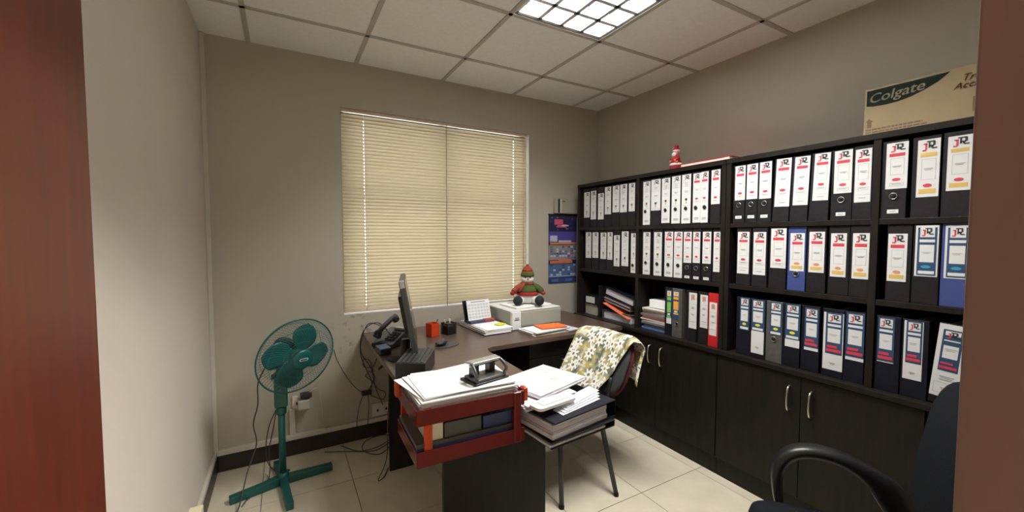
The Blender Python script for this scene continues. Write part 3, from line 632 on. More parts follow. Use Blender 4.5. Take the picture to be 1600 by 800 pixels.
bx((TW-.002, .0, .13), (TW+.012, .030, .172)).build('post_clip', ORPL2, t, bevel=.002); bx((-.010, TD-.03, .13), (.002, TD, .180)).build('post_clip', ORPL2, t, bevel=.002)
o, _ = paper_stack('paper_pile', 'files and boxes of papers in the lower letter tray', 'papers', (.485, 1.222, DT+.0055), .325, .225, 6, .009, -.03, .003, [mat('cream_file', (.55, .50, .42), .6), DARKG, BLUEB, WHITE], lay=[3, 1, 0, 3, 2, 1], seed=8)
slab('dark_book', 'dark grey book lying in the middle of the lower tray', 'book', (.464, 1.206, DT+.083), (.118, .18, .048), mat('book_grey', (.07, .075, .07), .5), -.03)
slab('blue_folder', 'navy blue folder at the right of the lower tray', 'folder', (.586, 1.208, DT+.080), (.112, .19, .042), mat('folder_navy', (.03, .05, .14), .5), -.03)
slab('card_box', 'cream card box at the left of the lower tray', 'box', (.376, 1.215, DT+.087), (.050, .19, .056), mat('cream_card', (.62, .56, .46), .7), -.03)
o, zz = paper_stack('paper_stack', 'tall stack of white papers in the upper letter tray under the punch', 'papers', (.487, 1.216, DT+.1255), .315, .220, 13, .0052, -.035, .005, [WHITE, mat('dark_sheet', (.05, .05, .08), .6), PAPER2], lay=[2, 1, 2, 0, 1, 2, 2, 0, 2, 2, 2, 0, 0], seed=11)
ztop = DT+.1255+zz
m = MB(); rnd = random.Random(9)
for i, (dx, dy, a) in enumerate(((-.02, .030, .16), (.014, .018, -.11), (-.004, .012, .04), (.006, .004, -.03))):
    m.at((dx, dy, 0), (0, 0, a)); m.box((-.15, -.108, i*.0022), (.15, .108, i*.0022+.0018))
tag(m.build('loose_sheets', WHITE, loc=(.49, 1.215, ztop+.0005)), 'loose white sheets fanned over the tray stack', 'papers')
ztop += .0075
# hole punch
t = thing('hole_punch', 'grey and silver two-hole paper punch on the white papers', 'hole punch', (.563, 1.178, ztop+.0015), math.radians(12)); t.scale = (1.1, 1.1, 1.1)
GP = mat('punch_grey', (.10, .10, .10), .3, metal=.3); GS = mat('punch_silver', (.55, .55, .55), .25, metal=.8)
bx((-.062, -.040, 0), (.062, .040, .006)).build('base_tray', BLACKP, t, bevel=.002)
m = MB(); m.prism([(-.056, -.034), (.056, -.034), (.052, .032), (-.052, .032)], .006, .014); m.build('base_plate', GP, t, bevel=.002)
for sx in (-1, 1):
    m = MB(); m.at((sx*.030, 0, 0)); m.box((-.010, .0, .014), (.010, .026, .044)); m.build('punch_head', BLACKP, t, bevel=.002)
MB().tube([(-.046, .012, .043), (.046, .012, .043)], .005, 8).build('pivot_pin', GS, t)
for sx in (-1, 1): MB().tube(smooth_path([(sx*.050, -.030, .016), (sx*.056, -.034, .030), (sx*.052, -.012, .050), (sx*.046, .012, .052)], 4), .0055, 6).build('side_arm', GP, t)
m = MB(); m.prism([(-.058, .022), (-.052, -.014), (.052, -.014), (.058, .022)], .050, .058); m.build('lever', GS, t, bevel=.003)
bx((-.045, -.010, .046), (.045, .018, .050)).build('lever_pad', BLACKP, t, bevel=.001)

# binder pile right of the tray
def pile_binder(label, loc, rot, cover, w, L=.30, D=.24, pap=PAPER2):
    t = thing('lying_binder', label, 'binder', loc, 0, 'binders piled at the near end of the desk'); t.rotation_euler = rot
    m = bx((-L/2, -D/2, 0), (L/2, D/2, .003)); m.box((-L/2, -D/2, w-.003), (L/2, D/2, w)); m.box((L/2-.003, -D/2, 0), (L/2, D/2, w)); m.build('cover', cover, t, bevel=.0015)
    n = int(w/.009); m = MB(); rnd = random.Random(int(w*1e4))
    for i in range(n):
        a = rnd.uniform(-.004, .004); z = .004+(w-.012)*i/n; m.box((-L/2-.004+a, -D/2+.004+a, z), (L/2-.045, D/2-.006+a, z+(w-.012)/n*.93))
    m.build('paper_block', pap, t)
    MB().tube(smooth_path([(L/2-.05, -.04, .004), (L/2-.045, -.04, w*.6), (L/2-.02, -.04, w-.008), (L/2-.012, -.04, .006)], 4), .002, 6).build('ring', STEEL, t)
    return t
ry = .09
pile_binder('thin dark binder at the bottom of the pile by the tray', (.835, 1.135, DT+.0005), (0, 0, ry), BLACKB, .022, .285, .25)
pile_binder('thick dark blue binder with its pages showing, on the desk pile', (.845, 1.145, DT+.0235), (0, 0, ry+.06), NAVY, .058, .30, .25)
paper_stack('file_papers', 'sheaf of grey and white papers on the piled binders', 'papers', (.775, 1.215, DT+.083), .22, .20, 6, .004, .10, .006, [PAPER2, WHITE, NAVY], lay=[0, 1, 0, 1, 0, 1], seed=21)
paper_stack('document_sheets', 'large white documents with faint printed diagram on the binder pile', 'papers', (.838, 1.255, DT+.110), .265, .21, 4, .0025, .28, .004, [WHITE, PAPER2], lay=[1, 0, 1, 0], seed=22)
m = MB()
for i in range(5): m.box((-.09+.02*i, -.06+.012*i, 0), (-.03+.02*i, -.058+.012*i, .0004), 0)
m.box((.02, -.05, 0), (.05, -.02, .0004), 1); m.box((-.08, .02, 0), (-.02, .06, .0004), 2); m.tube([(.05+.02*math.cos(a), .03+.015*math.sin(a), .0006) for a in [PI*k/6 for k in range(12)]], .001, 4, 3, closed=True)
m.box((-.11, -.085, 0), (.10, -.081, .0004), 1)
tag(m.build('printed_diagram', [INKL, mat('ink_olive', (.45, .45, .36), .7), mat('ink_pale_blue', (.55, .66, .72), .7), mat('ink_ochre', (.55, .5, .2), .7)], loc=(.838, 1.255, DT+.1215), rot=(0, 0, .28)), 'faint printed plan sheet lying on the large white documents', 'document')
m = MB(); m.prism(rrect(.17, .062, .018, 4), 0, .010)
o = m.build('spine_card', WHITE, loc=(.770, 1.085, DT+.104), rot=(.0, 0, .14), bevel=.001); tag(o, 'white rounded card with grey frame in front of the documents', 'card')
m = MB(); m.box((-.06, -.018, 0), (.06, .018, .0005), 0); m.box((-.052, -.011, .0005), (.052, .011, .001), 1); m.build('printed_frame', [INKL, WHITE], o, loc=(.0, 0, .0102))
m = MB()
for i in range(4): m.at((.012*i, .008*i, .003*i), (0, 0, .03*i)); m.box((-.10, -.022, 0), (.10, .022, .002))
tag(m.build('plastic_sleeves', mat('clear_sleeve', (.75, .77, .8), .15, spec=.8), loc=(.865, 1.075, DT+.0825), rot=(.10, 0, .22)), 'shiny clear plastic sleeves at the front of the binder pile', 'plastic sleeves')

# riser box, monitor, phone
t = thing('equipment_box', 'black box with a ridged grey top in front of the monitor', 'equipment box', (.548, 1.915, DT+.0005), -.50)
bx((-.068, -.125, 0), (.068, .125, .082)).build('case', BLACKP, t, bevel=.003)
for i in range(6): bx((-.062+.021*i, -.118, .082), (-.048+.021*i, .118, .085)).build('ridge', mat('ridge_grey', (.03, .03, .028), .5), t, bevel=.001)
MON = thing('computer_monitor', 'thin dark flat-screen monitor seen edge-on on the desk', 'monitor', (.615, 2.17, DT+.0005), 0)
ma = math.radians(90-15.3)   # screen runs along this direction, faces +x
MON.rotation_euler = (0, 0, ma)
tiltm = Matrix.Rotation(math.radians(-10), 4, 'X')
def mbox(a, b, name, m, bevel=.004):
    o = bx(a, b).build(name, m, MON, bevel=bevel); o.matrix_local = Matrix.Translation((0, .0, .10)) @ tiltm; return o
mbox((-.23, -.010, -.02), (.23, .018, .345), 'bezel', DARKG)
mbox((-.222, -.0115, -.008), (.222, -.0098, .335), 'screen', mat('screen_black', (.01, .01, .012), .15), 0)
mbox((-.12, .018, .06), (.12, .040, .26), 'rear_cover', BLACKP)
mbox((-.231, -.008, .31), (-.20, .016, .347), 'corner_cap', mat('silver_plastic', (.35, .35, .34), .4), .003)
MB().at((0, .05, 0)).lathe([(.10, 0), (.10, .006), (.03, .012), (.022, .10)], 20).build('stand', BLACKP, MON)
t = thing('desk_phone', 'black desk telephone behind the monitor at the desk edge', 'telephone', (.560, 2.50, DT+.0005), -.9)
m = MB(); m.prism([(-.09, 0), (.09, 0), (.09, .085), (-.09, .02)], -.075, .075, 'x'); m.build('phone_base', BLACKP, t, bevel=.006)
m = MB(); m.tube(smooth_path([(-.045, -.075, .055), (-.045, -.05, .085), (-.045, .03, .125), (-.045, .085, .145), (-.045, .11, .125)], 5), [.024]*5+[.016]*11+[.024]*5, 10); m.build('handset', BLACKP, t)
m = MB()
for i in range(3):
    for j in range(4): m.at((0, 0, 0)); m.cbox((.0+.022*i, -.04+.022*j, .043+.0079*j), (.014, .014, .008))
m.build('keypad', DARKG, t, kind='stuff')
bx((-.02, .055, .078), (.065, .085, .090)).build('display', mat('lcd', (.25, .26, .22), .3), t)
slab('dark_desk_item', 'flat black item under the painted blue reflection at the left desk edge', 'desk item', (.478, 2.33, DT+.016), (.062, .10, .030), BLACKP, .1, bevel=.004)  # unidentified black item; the blue above it is a painted reflection
r_ = bpy.data.objects[-1] if False else None
tag(MB().cbox((0, 0, 0), (.06, .095, .006)).build('painted_reflection', BLUEG, loc=(.478, 2.33, DT+.0345), rot=(0, 0, .1), bevel=.002), 'light-blue slab standing in for the window reflection on the desk', 'case')  # slab whose blue stands for the window mirrored in the glossy desk
# pens
t = thing('card_holder', 'orange-red translucent plastic box holder on the desk by the window', 'holder', (.845, 2.565, DT+.0005), .35)
m = bx((-.032, -.03, 0), (.032, .03, .004)); m.box((-.032, -.03, 0), (.032, -.027, .088)); m.box((-.032, .027, 0), (.032, .03, .088)); m.box((-.032, -.03, 0), (-.029, .03, .088)); m.box((.029, -.03, 0), (.032, .03, .088))
m.build('holder_shell', ORPL, t, bevel=.001); bx((-.026, -.024, .005), (.026, .024, .050)).build('card_stack', mat('card_red', (.25, .01, .01), .5), t)
MB().tube([(.01, .0, .05), (.045, .0, .105)], .004, 8).build('marker', BLACKP, t)
t = thing('pen_cup', 'square black mesh pen cup holding pencils', 'pen cup', (.962, 2.575, DT+.0005), .3)
MESH = mat('mesh_black', (.010, .010, .010), .5)
m = MB()
for i in range(9):
    for (ax) in (0, 1):
        for sgn in (-1, 1):
            u = -.036+.009*i; p = (u, sgn*.036) if ax == 0 else (sgn*.036, u); m.box((p[0]-.0022, p[1]-.0008, 0), (p[0]+.0022, p[1]+.0008, .075)) if ax == 0 else m.box((p[0]-.0008, p[1]-.0022, 0), (p[0]+.0008, p[1]+.0022, .075))
m.build('mesh_wall', MESH, t, kind='stuff'); bx((-.036, -.036, 0), (.036, .036, .003)).build('cup_base', MESH, t)
m = bx((-.038, -.038, .070), (.038, -.034, .077)); m.box((-.038, .034, .070), (.038, .038, .077)); m.box((-.038, -.034, .07), (-.034, .034, .077)); m.box((.034, -.034, .07), (.038, .034, .077)); m.build('rim', MESH, t)
bx((-.03, -.03, .004), (.03, .03, .055)).build('divider_insert', BLACKP, t)
for i, (x, y, c) in enumerate(((-.02, .01, (.5, .4, .3)), (.0, -.01, (.6, .5, .35)), (.018, .012, (.45, .35, .25)), (-.008, .02, (.3, .25, .2)))):
    MB().tube([(x, y, .05), (x*1.3, y, .098+.008*(i % 2))], .003, 6).build('pencil', mat('pencil%d' % i, c, .5), t)
t = thing('computer_mouse', 'black computer mouse on its mat beside the monitor', 'mouse', (.815, 2.31, DT+.0045), -.9)
m = MB(); m.ell((0, 0, .016), (.030, .052, .0155)); m.build('shell', BLACKP, t); MB().tube([(0, .02, .028), (0, .034, .024)], .004, 8).build('scroll_wheel', GS, t)
m = MB(); m.prism([(.105*math.cos(2*PI*k/28), .075*math.sin(2*PI*k/28)) for k in range(28)], 0, .003); tag(m.build('mouse_mat', DARKG, loc=(.83, 2.32, DT+.0008), rot=(0, 0, .2)), 'oval grey mouse mat on the desk', 'mouse mat')
# papers + desk calendar
paper_stack('paper_tray_stack', 'stack of papers and booklets under the desk calendar', 'papers', (1.245, 2.60, DT+.001), .205, .40, 8, .0042, .06, .010, [WHITE, NAVY, PAPER3, PAPER2], lay=[1, 0, 2, 0, 3, 0, 2, 0], seed=31)
slab('sticky_pad', 'small yellow note pad on the desk papers by the printer', 'note pad', (1.315, 2.50, DT+.043), (.07, .05, .006), mat('neon_yellow', (.72, .75, .03), .6), .3)
t = thing('desk_calendar', 'white standing desk calendar with date grid beside the printer', 'calendar', (1.235, 2.665, DT+.037), .10)
m = bx((-.10, -.045, 0), (.10, .055, .018)); m.build('base_block', mat('cal_base', (.03, .04, .10), .5), t, bevel=.002); bx((.02, -.047, .006), (.10, .0, .022)).build('red_tab', mat('tab_red', (.35, .06, .05), .5), t)
lean = -.30
m = MB(); m.at((0, .0, .018), (lean, 0, 0)); m.box((-.105, .03, 0), (.105, .033, .150)); m.build('backing_card', NAVY, t)
m = MB(); m.at((0, -.006, .018), (lean*.9, 0, .0)); m.box((-.095, -.0, .0), (.095, .001, .145), 0)
for i in range(7):
    for j in range(5): m.box((-.088+.0255*i, -.0006, .012+.022*j), (-.088+.0255*i+.021, 0, .012+.022*j+.017), 1)
m.box((-.06, -.0006, .127), (.06, 0, .134), 2)
m.build('calendar_page', [WHITE, mat('cell_grey', (.60, .60, .60), .7), INKG], t)
m = MB()
for i in range(12):
    m.tube([(-.09+.0165*i, .016+.006*math.cos(a), .166+.006*math.sin(a)) for a in [2*PI*k/8 for k in range(8)]], .0008, 4, closed=True)
m.build('wire_binding', STEEL, t, kind='stuff')
# printer
t = thing('printer', 'beige and white laser printer on the desk below the snowman', 'printer', (1.378, 2.44, DT+.001), .03)
bx((0, 0, .006), (.43, .385, .128)).build('body', PRN, t, bevel=.008); bx((-.003, -.010, .002), (.070, .02, .128)).build('front_panel', PRW, t, bevel=.004)
m = MB(); m.prism([(0, .128), (.43, .128), (.42, .137), (.012, .137)], .0, .385, 'y'); m.build('top_cover', PRW, t, bevel=.003)
bx((.075, -.004, .020), (.425, .004, .120)).build('front_flap', PRN, t, bevel=.002); bx((.02, -.0115, .078), (.052, -.0098, .090)).build('badge', INKG, t); bx((.014, -.0115, .070), (.056, -.0098, .074)).build('badge', INK, t)
bx((.428, .03, .04), (.440, .07, .11)).build('side_latch', DARKG, t, bevel=.003); bx((-.002, .02, 0), (.43, .38, .006)).build('foot_strip', BLACKP, t)
paper_stack('printer_papers', 'thin sheaf of white papers on top of the printer', 'papers', (1.595, 2.615, DT+.139), .33, .22, 3, .003, .10, .006, [WHITE, PAPER3], lay=[1, 0, 0], seed=41)
# snowman
t = thing('snowman_plush', 'seated snowman plush in green jumper, striped hat and red scarf on printer', 'plush toy', (1.603, 2.60, DT+.152), -.45)
FW = mat('plush_white', (.72, .72, .68), .95, bump=.8, bscale=150); FG = mat('plush_green', (.055, .085, .015), .9, bump=.8, bscale=120); FR = mat('plush_red', (.34, .012, .016), .9, bump=.6, bscale=150); FO = mat('plush_rust', (.27, .045, .022), .9, bump=.7, bscale=120); FK = mat('plush_black', (.012, .014, .018), .9, bump=.6, bscale=150)
MB().ell((0, .01, .055), (.088, .070, .058), 20).build('body', FW, t)
m = MB(); m.at((0, .01, 0)); m.lathe([(.080, .066), (.086, .072), (.084, .085), (.074, .090)], 24); m.build('jumper_hem', FR, t)
m = MB(); m.at((0, .012, 0)); m.lathe([(.076, .084), (.074, .105), (.060, .130), (.042, .148), (.03, .152)], 22); m.build('jumper', FG, t)
for sx, mm in ((-1, FO), (1, FG)):
    a = MB().tube(smooth_path([(sx*.045, .0, .135), (sx*.085, -.012, .112), (sx*.108, -.025, .088)], 4), [.024]*4+[.024]*4+[.020], 10).build('arm', mm, t)
    MB().ell((sx*.116, -.030, .082), (.018, .018, .016), 12).build('mitten', FR, t)
MB().tube([(.040*math.cos(2*PI*k/20), .01+.036*math.sin(2*PI*k/20), .152) for k in range(20)], .013, 8, closed=True).build('scarf', FO, t)
MB().tube([(-.03, -.028, .150), (-.055, -.05, .125), (-.070, -.058, .098)], [.013, .014, .012], 8).build('scarf_end', FO, t)
MB().ell((0, .004, .188), (.050, .046, .040), 18).build('head', FW, t)
MB().tube([(0, -.040, .190), (-.002, -.075, .186)], [.008, .002], 8).build('nose', mat('carrot', (.45, .14, .03), .7), t)
for sx in (-1, 1): MB().ell((sx*.018, -.038, .200), (.005, .004, .006), 8).build('eye', HOLE, t)
m = MB(); m.at((0, .006, 0)); m.lathe([(.051, .206), (.052, .218), (.048, .232)], 22, 0); m.lathe([(.048, .232), (.044, .242)], 22, 1); m.lathe([(.044, .242), (.036, .262), (.022, .278), (.010, .284)], 22, 2); m.build('hat', [FG, mat('plush_olive', (.22, .13, .03), .9), FO], t)
MB().ell((0, .006, .288), (.011, .011, .011), 10).build('pompom', FO, t)
for sx in (-1, 1):
    MB().tube([(sx*.035, -.02, .035), (sx*.070, -.075, .030)], [.028, .024], 10).build('leg', FW, t)
    MB().ell((sx*.080, -.090, .034), (.036, .030, .036), 14).build('boot', FK, t)
# papers right of printer and orange folder
paper_stack('magazine_stack', 'spread of papers and magazines in front of the printer', 'papers', (1.560, 2.315, DT+.001), .30, .17, 6, .0045, .08, .012, [WHITE, PAPER3, PAPER2], lay=[1, 0, 2, 0, 1, 0], seed=51)
paper_stack('white_sheets', 'small pile of white sheets at the desk corner by the cabinet', 'papers', (1.735, 2.30, DT+.001), .10, .17, 4, .005, .12, .006, [WHITE, PAPER2], lay=[0, 1, 0, 1], seed=52)
t = thing('orange_file', 'bright orange folder lying on the magazines in front of the printer', 'folder', (1.61, 2.305, DT+.0305), -.10)
OC = mat('orange_file', (.88, .17, .03), .5)
bx((-.10, -.065, 0), (.10, .065, .0015)).build('cover', OC, t); bx((-.095, -.06, .002), (.095, .06, .005)).build('sheets', WHITE, t)
o = bx((-.10, -.065, 0), (.10, .065, .0015)).build('cover', OC, t, loc=(0, 0, .006), rot=(0, .012, 0))

# ------------------------------------------------------------------ fan
t = thing('pedestal_fan', 'dark green pedestal fan standing in the left back corner', 'fan', (-.032, 2.575, 0))
# base: four arms in a cross
for (ex, ey) in ((-.245, -.065), (.255, .02), (.030, -.275), (-.035, .215)):
    v = Vector((ex, ey, 0)); L = v.length; a = math.atan2(ey, ex)
    m = MB(); m.at((0, 0, 0), (0, 0, a)); m.prism([(0, .004), (0, .050), (L, .040), (L, .002)], -.018, .018, 'y')
    m.build('base_arm', GREEN, t, bevel=.0025)
MB().lathe([(.026, .01), (.030, .03), (.030, .055), (.020, .07)], 18).build('base_hub', GREEN, t)
MB().lathe([(.0175, .06), (.0175, .50)], 18).build('pole', GREEN, t)
MB().lathe([(.020, .40), (.026, .41), (.026, .44), (.020, .45)], 18).build('height_collar', GREEN, t)
m = MB(); m.box((-.033, -.032, .45), (.033, .035, .640)); m.build('control_column', GREEN, t, bevel=.008)
for i in range(3): bx((-.022+.016*i, -.037, .60), (-.012+.016*i, -.031, .615)).build('speed_button', GREEND, t)
HC = Vector((.049+.032, 2.45-2.575, .755)); az, el = math.radians(25), math.radians(-10)
n_ = Vector((math.sin(az)*math.cos(el), -math.cos(az)*math.cos(el), math.sin(el)))
u_ = Vector((0, 0, 1)).cross(n_).normalized(); v_ = n_.cross(u_)
HM = Matrix((u_, v_, n_)).transposed().to_4x4(); HM.translation = HC
def hp(m, name, mt, **k):
    o = m.build(name, mt, t, **k); o.matrix_local = HM; return o
hp(MB().at((0, 0, -.13)).lathe([(.02, -.055), (.048, -.045), (.056, 0), (.056, .045), (.045, .065), (.02, .07)], 20), 'motor_housing', GREEND)
MB().tube([(0, 0, .62), (0, -.005, .70), tuple(HC-n_*.13)], [.022, .022, .018], 12).build('tilt_neck', GREEN, t)
circ = lambda r, z, n=48: [(r*math.cos(2*PI*k/n), r*math.sin(2*PI*k/n), z) for k in range(n)]
hp(MB().tube(circ(.205, 0), .0042, 8, closed=True), 'guard_rim', GREEN)
def cage(zc, zr, sgn):
    m = MB()
    for k in range(72):
        a = 2*PI*k/72; da = .22; pts = []
        for q, (r, z) in enumerate(((.048, zc), (.10, zc*.98+zr*.02), (.165, zc*.72), (.205, 0))):
            aa = a+da*q*sgn; pts.append((r*math.cos(aa), r*math.sin(aa), z))
        m.tube(smooth_path(pts, 2), .0010, 3, caps=False)
    for r, z in ((.10, zc*.98), (.165, zc*.72)): m.tube(circ(r, z, 40), .001, 4, closed=True)
    return m
WIRE = mat('guard_wire', (.03, .13, .12), .4)
hp(cage(.062, 0, 1), 'front_guard', WIRE, recalc=False, kind='stuff'); hp(cage(-.075, 0, -1), 'rear_guard', WIRE, recalc=False, kind='stuff')
hp(MB().lathe([(.054, .050), (.056, .062), (.046, .070), (.001, .072)], 28), 'centre_badge', GREEN)
o = hp(MB().at((0, .004, .0725)).prism(rrect(.046, .014, .006, 4), 0, .0015), 'logo_plate', mat('badge_silver', (.5, .52, .5), .35)); 
hp(MB().at((0, .004, .0742)).prism(rrect(.036, .007, .002, 3), 0, .0005), 'logo_print', INK)
for k in range(4):
    a0 = math.radians([60, 158, 246, 340][k]); rows = []
    vs = []; fs = []; NR, NA = 16, 8
    for i in range(NR+1):
        f = i/NR; r = .03+.150*f
        w_ = (.024+.052*math.sin(PI*f**1.3*.86))*(1 if f < .74 else math.sqrt(max(.01, 1-((f-.74)/.262)**2))); half = w_/r
        for j in range(NA+1):
            s_ = j/NA*2-1; aa = a0+half*s_+.25*f; vs.append((r*math.cos(aa), r*math.sin(aa), -.004+.004*s_))
    for i in range(NR):
        for j in range(NA): q = i*(NA+1)+j; fs.append((q, q+1, q+NA+2, q+NA+1))
    m = MB(); m.add(vs, fs, 0, True); o = hp(m, 'fan_blade', GREEN, recalc=False)
    sd = o.modifiers.new('solid', 'SOLIDIFY'); sd.thickness = .002
hp(MB().lathe([(.040, -.03), (.042, -.005), (.034, .02), (.01, .03)], 20), 'blade_hub', GREEN)
bx((-.045, -.028, .615), (-.02, .02, .63)).build('dark_switch', GREEND, t)

# ------------------------------------------------------------------ visitor chair with floral cloth
t = thing('visitor_chair', 'black-legged chair with grey and dark red padded back beside the desk', 'chair', (0, 0, 0))
for (tx, ty, fx, fy) in ((1.225, 1.665, 1.215, 1.632), (1.49, 1.66, 1.532, 1.570), (1.225, 2.02, 1.205, 2.05), (1.49, 2.02, 1.545, 2.09)):
    MB().tube([(tx, ty, .42), (fx, fy, .012)], [.0135, .0125], 10).build('leg', BLACKP, t); MB().at((fx, fy, 0)).lathe([(.014, 0), (.014, .016)], 10).build('foot_cap', HOLE, t)
MB().prism([(p[0]+1.36, p[1]+1.845) for p in rrect(.40, .43, .08)], .42, .475).build('seat', FAB, t, bevel=.015)
MB().prism([(p[0]+1.36, p[1]+1.845) for p in rrect(.36, .38, .07)], .405, .42).build('seat_pan', BLACKP, t)
BM = Matrix.Translation((1.575, 1.815, .50)) @ Matrix.Rotation(math.radians(24), 4, 'Y')
for sy in (-.13, .13): MB().tube(smooth_path([(1.50, 1.83+sy, .43), (1.57, 1.83+sy, .46), (1.60, 1.82+sy, .60)], 4), .011, 8).build('back_bracket', BLACKP, t)
def curved_back(x0, x1, w, h, sag):
    m = MB(); pts = [(y, z+h/2) for y, z in rrect(w, h, min(w, h)*.36, 6)]; n = len(pts)
    ring = lambda x, s: [(x+sag*(1-(2*y*s/w)**2), y*s, h/2+(z-h/2)*s) for y, z in pts]
    vs = ring(x0, .80)+ring(x0+.004, .93)+ring((x0+x1)/2, 1)+ring(x1-.004, .94)+ring(x1, .8); fs = []
    for k in range(4):
        for i in range(n): fs.append((k*n+i, k*n+(i+1) % n, (k+1)*n+(i+1) % n, (k+1)*n+i))
    fs += [list(range(n))[::-1], [4*n+i for i in range(n)]]
    m.add(vs, fs, 0, True); return m
o = curved_back(-.024, .002, .42, .33, .035).build('back_cushion', FAB, t); o.matrix_local = BM
o = curved_back(.0, .032, .425, .335, .035).build('back_shell', FABR, t); o.matrix_local = BM
# floral cloth
CL = bpy.data.materials.new('floral_cloth'); CL.use_nodes = True; nt = CL.node_tree; b = nt.nodes['Principled BSDF']; b.inputs['Roughness'].default_value = .9
tc = nt.nodes.new('ShaderNodeUVMap'); 
vo = nt.nodes.new('ShaderNodeTexVoronoi'); vo.inputs['Scale'].default_value = 15; vo.voronoi_dimensions = '2D'; nt.links.new(tc.outputs[0], vo.inputs['Vector'])
sep = nt.nodes.new('ShaderNodeSeparateXYZ'); 
sub = nt.nodes.new('ShaderNodeVectorMath'); sub.operation = 'SUBTRACT'; nt.links.new(tc.outputs[0], sub.inputs[0]); nt.links.new(vo.outputs['Position'], sub.inputs[1]); nt.links.new(sub.outputs[0], sep.inputs[0])
at = nt.nodes.new('ShaderNodeMath'); at.operation = 'ARCTAN2'; nt.links.new(sep.outputs[1], at.inputs[0]); nt.links.new(sep.outputs[0], at.inputs[1])
m5 = nt.nodes.new('ShaderNodeMath'); m5.operation = 'MULTIPLY'; m5.inputs[1].default_value = 7; nt.links.new(at.outputs[0], m5.inputs[0])
cs = nt.nodes.new('ShaderNodeMath'); cs.operation = 'COSINE'; nt.links.new(m5.outputs[0], cs.inputs[0])
rr = nt.nodes.new('ShaderNodeMath'); rr.operation = 'MULTIPLY_ADD'; rr.inputs[1].default_value = .13; rr.inputs[2].default_value = .38; nt.links.new(cs.outputs[0], rr.inputs[0])
pet = nt.nodes.new('ShaderNodeMath'); pet.operation = 'LESS_THAN'; nt.links.new(vo.outputs['Distance'], pet.inputs[0]); nt.links.new(rr.outputs[0], pet.inputs[1])
cen = nt.nodes.new('ShaderNodeMath'); cen.operation = 'LESS_THAN'; cen.inputs[1].default_value = .11; nt.links.new(vo.outputs['Distance'], cen.inputs[0])
nz = nt.nodes.new('ShaderNodeTexNoise'); nz.inputs['Scale'].default_value = 24; nz.inputs['Detail'].default_value = 3; nt.links.new(tc.outputs[0], nz.inputs['Vector'])
rp = nt.nodes.new('ShaderNodeValToRGB'); rp.color_ramp.interpolation = 'CONSTANT'; e = rp.color_ramp.elements
e[0].color = (.13, .14, .085, 1); e[1].position = .44; e[1].color = (.26, .28, .22, 1)
for p_, c_ in ((.52, (.47, .36, .08, 1)), (.60, (.60, .58, .48, 1))): q = e.new(p_); q.color = c_
nt.links.new(nz.outputs[0], rp.inputs[0])
mx1 = nt.nodes.new('ShaderNodeMix'); mx1.data_type = 'RGBA'; nt.links.new(pet.outputs[0], mx1.inputs[0]); nt.links.new(rp.outputs[0], mx1.inputs[6]); mx1.inputs[7].default_value = (.80, .79, .73, 1)
mx2 = nt.nodes.new('ShaderNodeMix'); mx2.data_type = 'RGBA'; nt.links.new(cen.outputs[0], mx2.inputs[0]); nt.links.new(mx1.outputs[2], mx2.inputs[6]); mx2.inputs[7].default_value = (.22, .15, .06, 1)
nt.links.new(mx2.outputs[2], b.inputs['Base Color'])
NU, NV = 26, 40; vs = []; fs = []; uv = []
for i in range(NU+1):
    for j in range(NV+1):
        a = i/NU; s_ = j/NV           # a: near edge 0 -> far edge 1 ; s_: front hem 0 -> over the top -> back hem 1
        Lf, Lb = .36+.02*a, .22
        if s_ < .5: h = .352-(1-s_*2)*Lf; x = -.040
        else: h = .352-(s_*2-1)*Lb; x = .052
        near = -.205+.13*max(0, (.33-h)/.33) if s_ < .5 else -.245
        y = near+(.245-near)*a
        d = abs(s_-.5)*2; k = min(1, d/.10)
        xx = .006+(x-.006)*math.sin(k*PI/2); hh = h+.012*math.cos(k*PI/2)
        sagx = .035*(1-(2*y/.44)**2) if abs(y) < .22 else -.01
        droop = -.9*max(0, abs(y)-.13)**1.6
        fold = .010*math.sin(y*42+s_*3)*d*1.2+.006*math.sin(y*90)*d
        fl_ = (-1 if s_ < .5 else 1)*(d**2)*.03
        vs.append((xx+sagx+fold+fl_, y, hh+droop*(1 if d < .3 else .6+.4*d)+.010*math.sin(a*9)*d)); uv.append((y*1.0+.5, s_*(Lf+Lb)))
for i in range(NU):
    for j in range(NV): q = i*(NV+1)+j; fs.append((q, q+NV+1, q+NV+2, q+1))
m = MB(); m.add(vs, fs, 0, True); o = m.build('floral_cloth', CL, recalc=False)
uvl = o.data.uv_layers.new(name='UVMap')
for lp in o.data.loops: uvl.data[lp.index].uv = uv[lp.vertex_index]
o.matrix_world = BM; tag(o, 'white, yellow and grey floral cloth draped over the chair back', 'cloth')
sd = o.modifiers.new('solid', 'SOLIDIFY'); sd.thickness = .003

